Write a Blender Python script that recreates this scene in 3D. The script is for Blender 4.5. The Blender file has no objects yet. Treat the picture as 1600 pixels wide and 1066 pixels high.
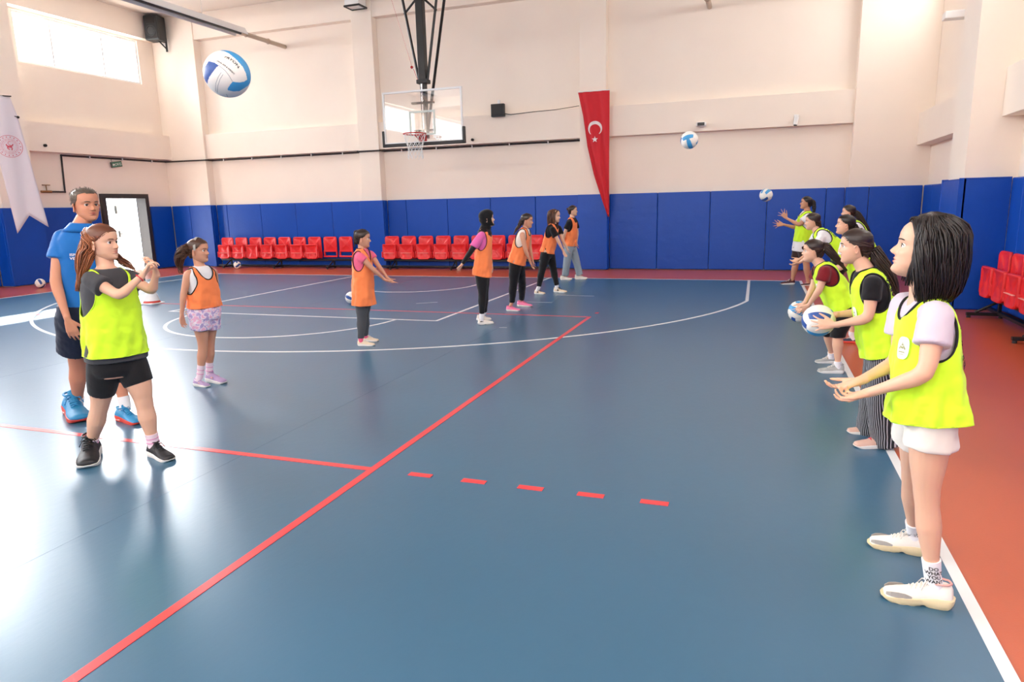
import bpy, bmesh, math, random
import numpy as np
from mathutils import Vector, Matrix
random.seed(7); np.random.seed(7)
SC = bpy.context.scene
COL = SC.collection
PI = math.pi

# ---------------------------------------------------------------- camera
CAMP = dict(f=1072.12, yaw=-0.3411135, pitch=-0.1953691, roll=-0.02393897,
            loc=(6.65688819, -14.50231768, 1.5915032))
def cam_frame():
    y, pt, ro = CAMP['yaw'], CAMP['pitch'], CAMP['roll']
    fwd = Vector((math.sin(y)*math.cos(pt), math.cos(y)*math.cos(pt), math.sin(pt)))
    r0 = Vector((math.cos(y), -math.sin(y), 0)); u0 = r0.cross(fwd)
    r = r0*math.cos(ro)+u0*math.sin(ro); u = -r0*math.sin(ro)+u0*math.cos(ro)
    return Vector(CAMP['loc']), r, u, fwd
CP, CR, CU, CF = cam_frame()
cd = bpy.data.cameras.new('camera'); cam = bpy.data.objects.new('camera', cd); COL.objects.link(cam)
cd.sensor_width = 36; cd.lens = CAMP['f']*36/1600; cd.clip_end = 200
mw = Matrix((( CR.x, CU.x, -CF.x, CP.x), (CR.y, CU.y, -CF.y, CP.y), (CR.z, CU.z, -CF.z, CP.z), (0,0,0,1)))
cam.matrix_world = mw
SC.camera = cam

# ---------------------------------------------------------------- world, sun, exposure
w = bpy.data.worlds.new('sky'); SC.world = w; w.use_nodes = True
bgn = w.node_tree.nodes['Background']; bgn.inputs[0].default_value = (0.86, 0.93, 1.0, 1); bgn.inputs[1].default_value = 4.0
sd = bpy.data.lights.new('sun', 'SUN'); sd.energy = 22; sd.angle = math.radians(0.6); sd.color = (1.0, 0.95, 0.86)
sun = bpy.data.objects.new('sun', sd); COL.objects.link(sun)
sun.rotation_euler = Vector((1, -0.97, -1.02)).to_track_quat('-Z', 'Y').to_euler()
SC.view_settings.view_transform = 'Standard'; SC.view_settings.look = 'None'
SC.view_settings.gamma = 1; SC.view_settings.exposure = 0.43; SC.view_settings.use_curve_mapping = False
SC.cycles.max_bounces = 10; SC.cycles.diffuse_bounces = 5; SC.cycles.glossy_bounces = 4
SC.cycles.transparent_max_bounces = 12; SC.cycles.sample_clamp_indirect = 6.0
SC.cycles.caustics_reflective = False; SC.cycles.caustics_refractive = False
def area(name, loc, size, direction, power, color=(1, 1, 1)):
    d = bpy.data.lights.new(name, 'AREA'); d.shape = 'RECTANGLE'; d.size, d.size_y = size
    d.energy = power; d.color = color
    o = bpy.data.objects.new(name, d); COL.objects.link(o); o.location = loc
    o.rotation_euler = Vector(direction).to_track_quat('-Z', 'Y').to_euler()
    return o
XL, XR, YB, YF, ZC = -9.95, 9.95, 2.2, -30.2, 7.05      # inner faces of the hall
WZ0, WZ1 = 5.2, 6.36
BAYS = [(-2.10, 1.42)] + [(-8.3-6.2*k, -3.9-6.2*k) for k in range(4)]
for i, (a, b) in enumerate(BAYS):                        # sky light coming in at each high window
    ns = 4; sw = (b-a)/ns
    for q in range(ns):
        L = area('window_daylight', (XL-0.34, a+sw*(q+.5), (WZ0+WZ1)/2+0.03), (sw, WZ1-WZ0), (1, -0.5, -0.45), 138*sw/1.1, (0.94, 0.97, 1.0)); L.data.spread = math.radians(120)
    L = area('window_daylight', (XR+0.12, (a+b)/2, (WZ0+WZ1)/2), (b-a, WZ1-WZ0), (-1, 0, -0.6), 65*(b-a)/4.4, (1.0, 0.97, 0.93))
FBAYS = [(-8.4, -3.9), (-2.3, 2.3), (3.9, 8.4)]
for a, b in FBAYS:
    area('window_daylight', ((a+b)/2, YF-0.12, (WZ0+WZ1)/2), (b-a, WZ1-WZ0), (0, 1, -0.5), 480, (1.0, 0.97, 0.93))
FILL_LAMPS = [(x, y) for x in (-5, 0, 6) for y in (-16.5, -22)]
for x, y in FILL_LAMPS:                                       # added fill lights, out of view, brightening the near figures from above
    area('added_fill_light', (x, y, 6.78), (1.1, 0.28), (0, 0, -1), 150, (1.0, 0.93, 0.85))

# ---------------------------------------------------------------- materials
def srgb(c):
    if isinstance(c, str):
        c = tuple(int(c[i:i+2], 16) for i in (0, 2, 4))
    return tuple((v/255/12.92 if v/255 <= 0.04045 else ((v/255+0.055)/1.055)**2.4) for v in c)
MATS = {}
def mat(name, col, rough=0.6, metal=0.0, bump=None, bscale=40, spec=0.5, var=0.0, vscale=3, coat=0, alpha=None, stretch=None, sheen=0, bdist=0.01):
    if name in MATS: return MATS[name]
    m = bpy.data.materials.new(name); m.use_nodes = True; nt = m.node_tree; b = nt.nodes['Principled BSDF']
    c = srgb(col); b.inputs['Base Color'].default_value = (*c, 1); b.inputs['Roughness'].default_value = rough
    b.inputs['Metallic'].default_value = metal; b.inputs['Specular IOR Level'].default_value = spec
    if coat: b.inputs['Coat Weight'].default_value = coat; b.inputs['Coat Roughness'].default_value = 0.15
    if sheen: b.inputs['Sheen Weight'].default_value = sheen
    tc = nt.nodes.new('ShaderNodeTexCoord'); mp = nt.nodes.new('ShaderNodeMapping'); nt.links.new(tc.outputs['Object'], mp.inputs[0])
    if stretch: mp.inputs['Scale'].default_value = stretch
    if var:
        n = nt.nodes.new('ShaderNodeTexNoise'); n.inputs['Scale'].default_value = vscale; n.inputs['Detail'].default_value = 4
        nt.links.new(mp.outputs[0], n.inputs['Vector'])
        mx = nt.nodes.new('ShaderNodeMix'); mx.data_type = 'RGBA'
        mx.inputs['A'].default_value = (*[v*(1-var) for v in c], 1); mx.inputs['B'].default_value = (*[min(1, v*(1+var)) for v in c], 1)
        nt.links.new(n.outputs[0], mx.inputs['Factor']); nt.links.new(mx.outputs['Result'], b.inputs['Base Color'])
    if bump:
        n = nt.nodes.new('ShaderNodeTexNoise'); n.inputs['Scale'].default_value = bscale; n.inputs['Detail'].default_value = 3
        nt.links.new(mp.outputs[0], n.inputs['Vector'])
        bp = nt.nodes.new('ShaderNodeBump'); bp.inputs['Strength'].default_value = bump; bp.inputs['Distance'].default_value = bdist
        nt.links.new(n.outputs[0], bp.inputs['Height']); nt.links.new(bp.outputs[0], b.inputs['Normal'])
    MATS[name] = m
    return m
M_wall = mat('wall_plaster', (248, 235, 221), 0.7, bump=0.08, bscale=25, var=0.03, vscale=1.5, spec=0.3)
M_ceil = mat('ceiling_plaster', (242, 232, 220), 0.8)
M_pad = mat('blue_vinyl_pad', (8, 74, 176), 0.4, bump=0.35, bscale=5, var=0.05, bdist=0.02, spec=0.35)
M_red = mat('red_seat_plastic', (226, 40, 44), 0.35, var=0.04)
M_black = mat('black_painted_steel', (22, 21, 22), 0.4)
M_bplast = mat('black_plastic', (38, 40, 42), 0.5)
M_white = mat('white_paint', (238, 238, 236), 0.5)
M_chrome = mat('chrome', (200, 200, 205), 0.15, metal=1)
M_wframe = mat('window_frame_white', (240, 240, 240), 0.4)
M_gloss = mat('orange_floor_vinyl', (186, 86, 50), 0.3, bump=0.05, bscale=120, var=0.05, vscale=1.2)
M_court = mat('blue_court_vinyl', (60, 99, 125), 0.30, bump=0.16, bscale=26, var=0.07, vscale=0.8, bdist=0.004, stretch=(1.0, .45, 1), spec=.5)
M_lw = mat('white_line_paint', (226, 226, 224), 0.3)
M_lr = mat('red_line_paint', (222, 62, 66), 0.3)
def glass_mat():
    m = bpy.data.materials.new('window_glass'); m.use_nodes = True; nt = m.node_tree; nt.nodes.clear()
    o = nt.nodes.new('ShaderNodeOutputMaterial'); mx = nt.nodes.new('ShaderNodeMixShader'); mx.inputs[0].default_value = 0.1
    t = nt.nodes.new('ShaderNodeBsdfTransparent'); g = nt.nodes.new('ShaderNodeBsdfGlossy'); g.inputs['Roughness'].default_value = 0.02
    nt.links.new(t.outputs[0], mx.inputs[1]); nt.links.new(g.outputs[0], mx.inputs[2]); nt.links.new(mx.outputs[0], o.inputs[0])
    MATS['window_glass'] = m; return m
M_glass = glass_mat()
def board_glass():
    m = glass_mat(); m.name = 'backboard_glass'
    nt = m.node_tree
    mx = [n for n in nt.nodes if n.type == 'MIX_SHADER'][0]; mx.inputs[0].default_value = 0.15
    return m

# ---------------------------------------------------------------- mesh helpers
class MB:
    """collects vertices and faces of several shapes for one mesh"""
    def __init__(s): s.v = []; s.f = []; s.mi = []
    def add(s, vs, fs, mi=0):
        n = len(s.v); s.v += [tuple(x) for x in vs]; s.f += [tuple(i+n for i in f) for f in fs]; s.mi += [mi]*len(fs); return s
    def box(s, x0, x1, y0, y1, z0, z1, bev=0.0, mi=0):
        if bev <= 0:
            vs = [(x, y, z) for x in (x0, x1) for y in (y0, y1) for z in (z0, z1)]
            return s.add(vs, [(0,1,3,2),(4,6,7,5),(0,4,5,1),(2,3,7,6),(0,2,6,4),(1,5,7,3)], mi)
        bm = bmesh.new(); bmesh.ops.create_cube(bm, size=1)
        for v in bm.verts: v.co = Vector(((x0+x1)/2+v.co.x*(x1-x0), (y0+y1)/2+v.co.y*(y1-y0), (z0+z1)/2+v.co.z*(z1-z0)))
        bmesh.ops.bevel(bm, geom=bm.edges[:], offset=bev, segments=2, profile=0.5, affect='EDGES')
        bm.verts.index_update(); s.add([v.co[:] for v in bm.verts], [tuple(v.index for v in f.verts) for f in bm.faces], mi); bm.free(); return s
    def rings(s, rings, cap=True, mi=0, closed=False):
        n = len(rings[0]); vs = [tuple(p) for r in rings for p in r]; fs = []
        m = len(rings)
        for i in range(m if closed else m-1):
            for j in range(n):
                a = i*n+j; b = i*n+(j+1) % n; c = ((i+1) % m)*n+(j+1) % n; d = ((i+1) % m)*n+j
                fs.append((a, b, c, d))
        if cap and not closed:
            fs.append(tuple(range(n-1, -1, -1))); fs.append(tuple((m-1)*n+j for j in range(n)))
        return s.add(vs, fs, mi)
    def tube(s, pts, r, seg=8, cap=True, mi=0, closed=False, flat=None):
        pts = [Vector(p) for p in pts]; n = len(pts); rr = r if hasattr(r, '__len__') else [r]*n
        rings = []; prev = None
        for i in range(n):
            if closed: t = pts[(i+1) % n]-pts[i-1]
            else: t = pts[min(i+1, n-1)]-pts[max(i-1, 0)]
            if t.length < 1e-9: t = Vector((0, 0, 1))
            t.normalize()
            if prev is None:
                a = Vector((0, 0, 1)) if abs(t.z) < 0.9 else Vector((1, 0, 0)); u = t.cross(a).normalized()
            else:
                u = prev-t*prev.dot(t); u = u.normalized() if u.length > 1e-6 else t.orthogonal().normalized()
            prev = u; v = t.cross(u)
            rings.append([pts[i]+(u*math.cos(2*PI*k/seg)+v*math.sin(2*PI*k/seg))*rr[i] for k in range(seg)])
        return s.rings(rings, cap, mi, closed)
    def ball(s, c, r, seg=16, rin=10, mi=0, M=None):
        c = Vector(c); r = r if hasattr(r, '__len__') else (r, r, r); rings = []
        for i in range(rin+1):
            th = PI*(i+0.02*(i == 0)-0.02*(i == rin))/rin
            ring = []
            for k in range(seg):
                q = Vector((r[0]*math.sin(th)*math.cos(2*PI*k/seg), r[1]*math.sin(th)*math.sin(2*PI*k/seg), -r[2]*math.cos(th)))
                if M is not None: q = M @ q
                ring.append(c+q)
            rings.append(ring)
        return s.rings(rings, True, mi)
    def mesh(s, name, mats, smooth=False):
        me = bpy.data.meshes.new(name); me.from_pydata(s.v, [], s.f)
        for m in (mats if isinstance(mats, (list, tuple)) else [mats]): me.materials.append(m)
        me.polygons.foreach_set('material_index', s.mi)
        if smooth: me.polygons.foreach_set('use_smooth', [True]*len(s.f))
        bm = bmesh.new(); bm.from_mesh(me); bmesh.ops.recalc_face_normals(bm, faces=bm.faces); bm.to_mesh(me); bm.free()
        me.update(); return me
    def build(s, name, mats, parent=None, smooth=False):
        return link(name, s.mesh(name, mats, smooth), parent)
def link(name, data, parent=None, loc=None):
    o = bpy.data.objects.new(name, data); COL.objects.link(o)
    if parent is not None: o.parent = parent
    if loc is not None: o.location = loc
    return o
def tag(o, label=None, cat=None, group=None, kind=None):
    if label: o['label'] = label
    if cat: o['category'] = cat
    if group: o['group'] = group
    if kind: o['kind'] = kind
    return o
def empty(name, loc=(0, 0, 0), rz=0, parent=None):
    o = link(name, None, parent); o.location = loc; o.rotation_euler[2] = rz; o.empty_display_size = 0.1; return o
def copy_tree(o, parent=None):
    c = o.copy(); COL.objects.link(c); c.parent = parent
    for ch in [x for x in bpy.data.objects if x.parent == o]: copy_tree(ch, c)
    return c
def kids(o): return [x for x in bpy.data.objects if x.parent == o]
def smooth_by_angle(o, ang=40):
    me = o.data; me.polygons.foreach_set('use_smooth', [True]*len(me.polygons))
    bm = bmesh.new(); bm.from_mesh(me)
    for e in bm.edges:
        if len(e.link_faces) == 2 and e.calc_face_angle(0) > math.radians(ang): e.smooth = False
    bm.to_mesh(me); bm.free()
def text_mesh(s, size, mat_, name, thick=0.0008, parent=None, align='CENTER', bold=False):
    c = bpy.data.curves.new(name, 'FONT'); c.body = s; c.size = size; c.align_x = align; c.align_y = 'CENTER'; c.extrude = thick; c.resolution_u = 3
    if bold: c.offset = size*0.02
    t = bpy.data.objects.new(name, c); COL.objects.link(t)
    me = bpy.data.meshes.new_from_object(t.evaluated_get(bpy.context.evaluated_depsgraph_get())); bpy.data.objects.remove(t); bpy.data.curves.remove(c)
    me.materials.clear(); me.materials.append(mat_)
    return link(name, me, parent)

# ---------------------------------------------------------------- the hall: floor and court
fl = MB().box(XL-0.4, XR+0.4, YF-0.4, YB+0.4, -0.3, 0.0).build('floor', M_gloss); tag(fl, kind='structure')
ct = MB().box(-7.5, 7.5, -28, 0, -0.01, 0.002).build('court_surface', M_court, fl)
def line(pts, wd=0.05, m=M_lw, z=0.0035, name='court_line', closed=False):
    pts = [Vector((*p, 0)) for p in pts]; L = []; R = []; n = len(pts)
    for i in range(n):
        a = pts[i-1] if (i > 0 or closed) else pts[i]; b = pts[(i+1) % n] if (i < n-1 or closed) else pts[i]
        t = (b-a).normalized(); nn = Vector((-t.y, t.x, 0))
        k = 1.0
        if 0 < i < n-1:
            t1 = (pts[i]-a).normalized(); k = 1/max(0.5, t.dot(t1))
        L.append(pts[i]+nn*wd/2*k); R.append(pts[i]-nn*wd/2*k)
    vs = [(p.x, p.y, z) for p in L+R]+[(p.x, p.y, 0.001) for p in L+R]; fs = []
    for i in range(n if closed else n-1):
        j = (i+1) % n
        fs += [(i, j, n+j, n+i), (2*n+i, 2*n+n+i, 2*n+n+j, 2*n+j), (i, 2*n+i, 2*n+j, j), (n+i, n+j, 3*n+j, 3*n+i)]
    return MB().add(vs, fs).build(name, m, fl)
def arc(cx, cy, r, a0, a1, n=48): return [(cx+r*math.cos(math.radians(a0+(a1-a0)*i/n)), cy+r*math.sin(math.radians(a0+(a1-a0)*i/n))) for i in range(n+1)]
line([(-7.525, 0.025), (7.525, 0.025)]); line([(7.525, 0.05), (7.525, -28.05)]); line([(-7.525, 0.05), (-7.525, -28.05)]); line([(-7.5, -28.025), (7.5, -28.025)])
for s_ in (1, -1):
    Y = (lambda y: y) if s_ == 1 else (lambda y: -28-y)
    e = math.degrees(math.asin(1.415/6.725))
    a = arc(0, -1.575, 6.725, -(90-math.degrees(math.acos(1.415/6.725))), -180+(90-math.degrees(math.acos(1.415/6.725))), 96)
    line([(x, Y(y)) for x, y in [(6.575, 0)]+a+[(-6.575, 0)]], z=0.0032)
    line([(x, Y(y)) for x, y in [(2.425, 0), (2.425, -5.775), (-2.425, -5.775), (-2.425, 0)]])
    line([(x, Y(y)) for x, y in arc(0, -5.775, 1.775, 0, -180)], z=0.0032)
    line([(x, Y(y)) for x, y in [(1.275, -1.2), (1.275, -1.575)]+arc(0, -1.575, 1.275, 0, -180)+[(-1.275, -1.2)]], z=0.0032)
line([(-7.5, -14), (7.5, -14)]); line(arc(0, -14, 1.775, 0, 360), z=0.0032)
RZ = 0.0044
line([(4.475, -5), (4.475, -23)], m=M_lr, z=RZ, name='volleyball_line'); line([(-4.475, -5), (-4.475, -23)], m=M_lr, z=RZ, name='volleyball_line')
for y in (-5.025, -22.975): line([(-4.47, y), (4.47, y)], wd=0.04, m=M_lr, z=RZ, name='volleyball_line')
for y in (-11.0, -17.0): line([(-4.45, y), (4.45, y)], m=M_lr, z=RZ, name='volleyball_line')
line([(-4.45, -14), (4.45, -14)], m=M_lr, z=RZ+0.0004, name='volleyball_line')
for k in range(5):
    for sgn in (1, -1):
        for y in (-11.0, -17.0):
            x = sgn*(4.73+0.35*k); line([(x, y), (x+sgn*0.15, y)], m=M_lr, z=RZ, name='volleyball_dash')
line([(4.5, -4.72), (4.5, -4.6)], m=M_lr, z=RZ, name='volleyball_dash')
for a, b in ((( 3.35, -2.75), (4.05, -2.82)), ((3.1, -3.7), (3.55, -3.72)), ((1.3,-4.2),(1.6,-4.0)), ((3.5, -6.1), (3.6, -6.08))):
    line([a, b], wd=0.015, name='floor_scuff')

M_seamf = mat('floor_seam_dark', (54, 88, 114), 0.4)
for x in (-0.5, 3.5): line([(x, -0.05), (x, -27.95)], wd=0.0025, m=M_seamf, z=0.0026, name='floor_seam')
# ---------------------------------------------------------------- walls
def structure(o): return tag(o, kind='structure')
PX = [-2.9-6.2*k for k in range(5)]                       # pillar centres along the side walls
def wall_with_windows(name, side):
    mb = MB(); x0, x1 = (XL-0.25, XL) if side < 0 else (XR, XR+0.25)
    def b(y0, y1, z0, z1): mb.box(x0, x1, y0, y1, z0, z1)
    lo = WZ0
    if side < 0:
        b(YF-0.2, -0.45, 0, lo); b(1.05, YB+0.2, 0, lo); b(-0.45, 1.05, 2.15, lo)
    else: b(YF-0.2, YB+0.2, 0, lo)
    b(YF-0.2, YB+0.2, WZ1, ZC+0.1)
    ys = sorted(BAYS); prev = YF-0.2
    for a, c in ys: b(prev, a, WZ0, WZ1); prev = c
    b(prev, YB+0.2, WZ0, WZ1)
    return structure(mb.build(name, M_wall))
wl = wall_with_windows('wall_left', -1); wr = wall_with_windows('wall_right', 1)
wb = structure(MB().box(XL-0.25, XR+0.25, YB, YB+0.25, 0, ZC+0.1).build('wall_back', M_wall))
mb = MB(); mb.box(XL-0.25, XR+0.25, YF-0.25, YF, 0, WZ0).box(XL-0.25, XR+0.25, YF-0.25, YF, WZ1, ZC+0.1)
pv = XL-0.25
for a, b in FBAYS: mb.box(pv, a, YF-0.25, YF, WZ0, WZ1); pv = b
mb.box(pv, XR+0.25, YF-0.25, YF, WZ0, WZ1); wf = structure(mb.build('wall_front', M_wall))
ce = structure(MB().box(XL-0.25, XR+0.25, YF-0.25, YB+0.25, ZC, ZC+0.2).build('ceiling', M_ceil))
for y in [-2.9-6.2*k for k in range(5)]: MB().box(XL, XR, y-0.2, y+0.2, 6.6, ZC).build('beam', M_wall, ce)
BKP = [(-9.95, -8.47), (-3.36, -2.76), (2.64, 3.26), (8.5, 9.95)]       # pillars on the back wall
for a, b in BKP: MB().box(a, b, 1.95, YB, 0, ZC, 0.006).build('pillar', M_wall, wb)
for (a, b), (c, d) in zip(BKP[:-1], BKP[1:]):
    MB().box(b, c, 2.02, YB, 3.12, 3.8, 0.006).build('beam', M_wall, wb)
    MB().box(b, c, 1.98, YB, 6.36, ZC, 0.006).build('beam', M_wall, wb)
pads = []
def pad(x0, x1, y0, y1, parent, z0=0.015, z1=1.8):
    MB().box(min(x0, x1)+0.004, max(x0, x1)-0.004, min(y0, y1), max(y0, y1), z0, z1, 0.014).build('wall_pad', M_pad, parent)
def padrow(a, b, edges, f):
    es = [a]+[e for e in edges if a+0.05 < e < b-0.05]+[b]
    for u, v in zip(es[:-1], es[1:]): f(u, v)
padrow(-8.41, -3.42, [-8.04+1.2*k for k in range(5)], lambda u, v: pad(u, v, 2.12, YB, wb))
padrow(-2.70, 2.58, [-2.14+1.2*k for k in range(5)], lambda u, v: pad(u, v, 2.12, YB, wb))
padrow(3.32, 8.44, [4.46, 5.65, 6.87, 8.07], lambda u, v: pad(u, v, 2.12, YB, wb))
for a, b in BKP[1:3]:
    pad(a-0.06, b+0.06, 1.89, 1.95, wb); MB().box(b, b+0.06, 1.955, 2.118, 0.015, 1.8, 0.01).build('wall_pad', M_pad, wb); MB().box(a-0.06, a, 1.955, 2.118, 0.015, 1.8, 0.01).build('wall_pad', M_pad, wb)
padrow(-9.86, -8.41, [-9.2], lambda u, v: pad(u, v, 1.89, 1.95, wb)); MB().box(-8.47, -8.41, 1.955, 2.118, 0.015, 1.8, 0.01).build('wall_pad', M_pad, wb)
padrow(8.44, 9.86, [8.87], lambda u, v: pad(u, v, 1.89, 1.95, wb)); MB().box(8.44, 8.5, 1.955, 2.118, 0.015, 1.8, 0.01).build('wall_pad', M_pad, wb)
for side, W in ((-1, wl), (1, wr)):
    xw = XL if side < 0 else XR
    for i, yc in enumerate(PX):
        y0, y1 = yc-0.42, yc+0.42
        MB().box(xw, xw-side*(0.42 if side < 0 else 0.62), y0, y1, 0, ZC, 0.0).build('pillar', M_wall, W)
        d = 0.42 if side < 0 else 0.62
        MB().box(xw-side*d, xw-side*(d+0.06), y0-0.06, y1+0.06, 0.015, 1.8, 0.012).build('wall_pad', M_pad, W)
        MB().box(xw-side*0.09, xw-side*(d-0.002), y0-0.06, y0, 0.015, 1.8, 0.012).build('wall_pad', M_pad, W)
        MB().box(xw-side*0.09, xw-side*(d-0.002), y1, y1+0.06, 0.015, 1.8, 0.012).build('wall_pad', M_pad, W)
    segs = [(PX[0]+0.42, 1.95)]+[(PX[i+1]+0.42, PX[i]-0.42) for i in range(4)]+[(YF, PX[4]-0.42)]
    for a, b in segs:
        if side < 0:
            MB().box(xw, xw+0.24, a, b, 3.14, 3.82).build('beam', M_wall, W); MB().box(xw, xw+0.24, a, b, 6.4, ZC).build('beam', M_wall, W)
        else:
            MB().box(xw, xw-0.26, a, b, 2.6, 3.22).build('beam', M_wall, W); MB().box(xw, xw-0.24, a, b, 6.4, ZC).build('beam', M_wall, W)
        def f(u, v):
            if side < 0 and v > -0.5 and u < 1.1: return
            pad(xw, xw-side*0.08, u, v, W)
        if side < 0 and b > 1: padrow(a+0.06, -0.52, [-1.4], f); padrow(1.13, b-0.06, [], f)
        else: padrow(a+0.06, b-0.06, [a+0.06+1.2*k for k in range(1, 6)] if b < 1 else [-1.27, -0.07, 1.13], f)
padrow(XL+0.1, XR-0.1, [XL+0.1+1.2*k for k in range(1, 17)], lambda u, v: pad(u, v, YF, YF+0.08, wf))

# windows: frame, mullions, sill, panes
wn = 0
def window(axis, pos, sgn, a, b, nm=3):
    global wn; wn += 1
    def bx(mb, t0, t1, z0, z1, d0, d1):
        lo, hi = sorted((pos+sgn*d0, pos+sgn*d1))
        if axis == 'x': mb.box(lo, hi, t0, t1, z0, z1)
        else: mb.box(t0, t1, lo, hi, z0, z1)
    m = MB(); f = 0.05
    bx(m, a, b, WZ0, WZ0+f, .04, .10); bx(m, a, b, WZ1-f, WZ1, .04, .10); bx(m, a, a+f, WZ0+f, WZ1-f, .04, .10); bx(m, b-f, b, WZ0+f, WZ1-f, .04, .10)
    o = structure(m.build('window_%d' % wn, M_wframe))
    fr = [0.27, 0.68] if wn == 1 else [k/nm for k in range(1, nm)]
    for t in fr:
        q = MB(); bx(q, a+(b-a)*t-0.02, a+(b-a)*t+0.02, WZ0+f, WZ1-f, .045, .095); q.build('mullion', M_wframe, o)
    es = [a+f]+[a+(b-a)*t for t in fr]+[b-f]
    for u, v in zip(es[:-1], es[1:]):
        q = MB(); bx(q, u, v, WZ0+f, WZ1-f, .068, .074); q.build('pane', M_glass, o)
for a, b in BAYS: window('x', XL, -1, a, b)
for a, b in BAYS: window('x', XR, 1, a, b)
for a, b in FBAYS: window('y', YF, -1, a, b)

# door on the left wall: dark frame, one leaf standing open outward, a lit corridor outside
M_dframe = mat('dark_door_frame', (48, 42, 42), 0.5)
M_leaf = mat('white_door_leaf', (236, 236, 232), 0.4)
dr = structure(MB().box(XL-0.25, XL+0.1, -0.45, -0.33, 0, 2.15).box(XL-0.25, XL+0.1, 0.95, 1.07, 0, 2.15).box(XL-0.25, XL+0.1, -0.33, 0.95, 2.03, 2.15).build('door_1', M_dframe))
lf = MB().box(-0.02, 0.02, -0.62, 0, 0.01, 2.02, 0.004).build('door_leaf', M_leaf, dr); lf.location = (XL-0.27, 0.93, 0); lf.rotation_euler[2] = math.radians(-62)
lf2 = MB().box(-0.02, 0.02, 0, 0.62, 0.01, 2.02, 0.004).build('door_leaf', M_leaf, dr); lf2.location = (XL-0.27, -0.31, 0); lf2.rotation_euler[2] = math.radians(100)
for l, sg in ((lf, -1), (lf2, 1)):
    MB().box(0.02, 0.05, sg*0.52-0.02, sg*0.52+0.02, 0.95, 1.13, 0.005).tube([(0.05, sg*0.52, 1.05), (0.08, sg*0.52, 1.05), (0.08, sg*0.40, 1.05)], 0.009).build('door_handle', M_bplast, l)
    MB().tube([(0.0, sg*0.62, 0.02), (0.0, sg*0.62, 2.0)], 0.012, 6).build('door_edge_strip', M_bplast, l)
    MB().box(0.02, 0.05, sg*0.54-0.025, sg*0.54+0.025, 1.62, 1.84, 0.004).build('door_closer_box', M_bplast, l)
M_corr = mat('outside_pale_paving', (235, 235, 232), 0.6)
gr = structure(MB().box(XL-6, XL-0.4, -5, 7, -0.35, -0.02).build('ground', M_corr))
area('doorway_daylight', (XL-0.6, 0.31, 1.05), (1.2, 1.9), (1, 0, -0.05), 12, (1, 1, 1))

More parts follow.
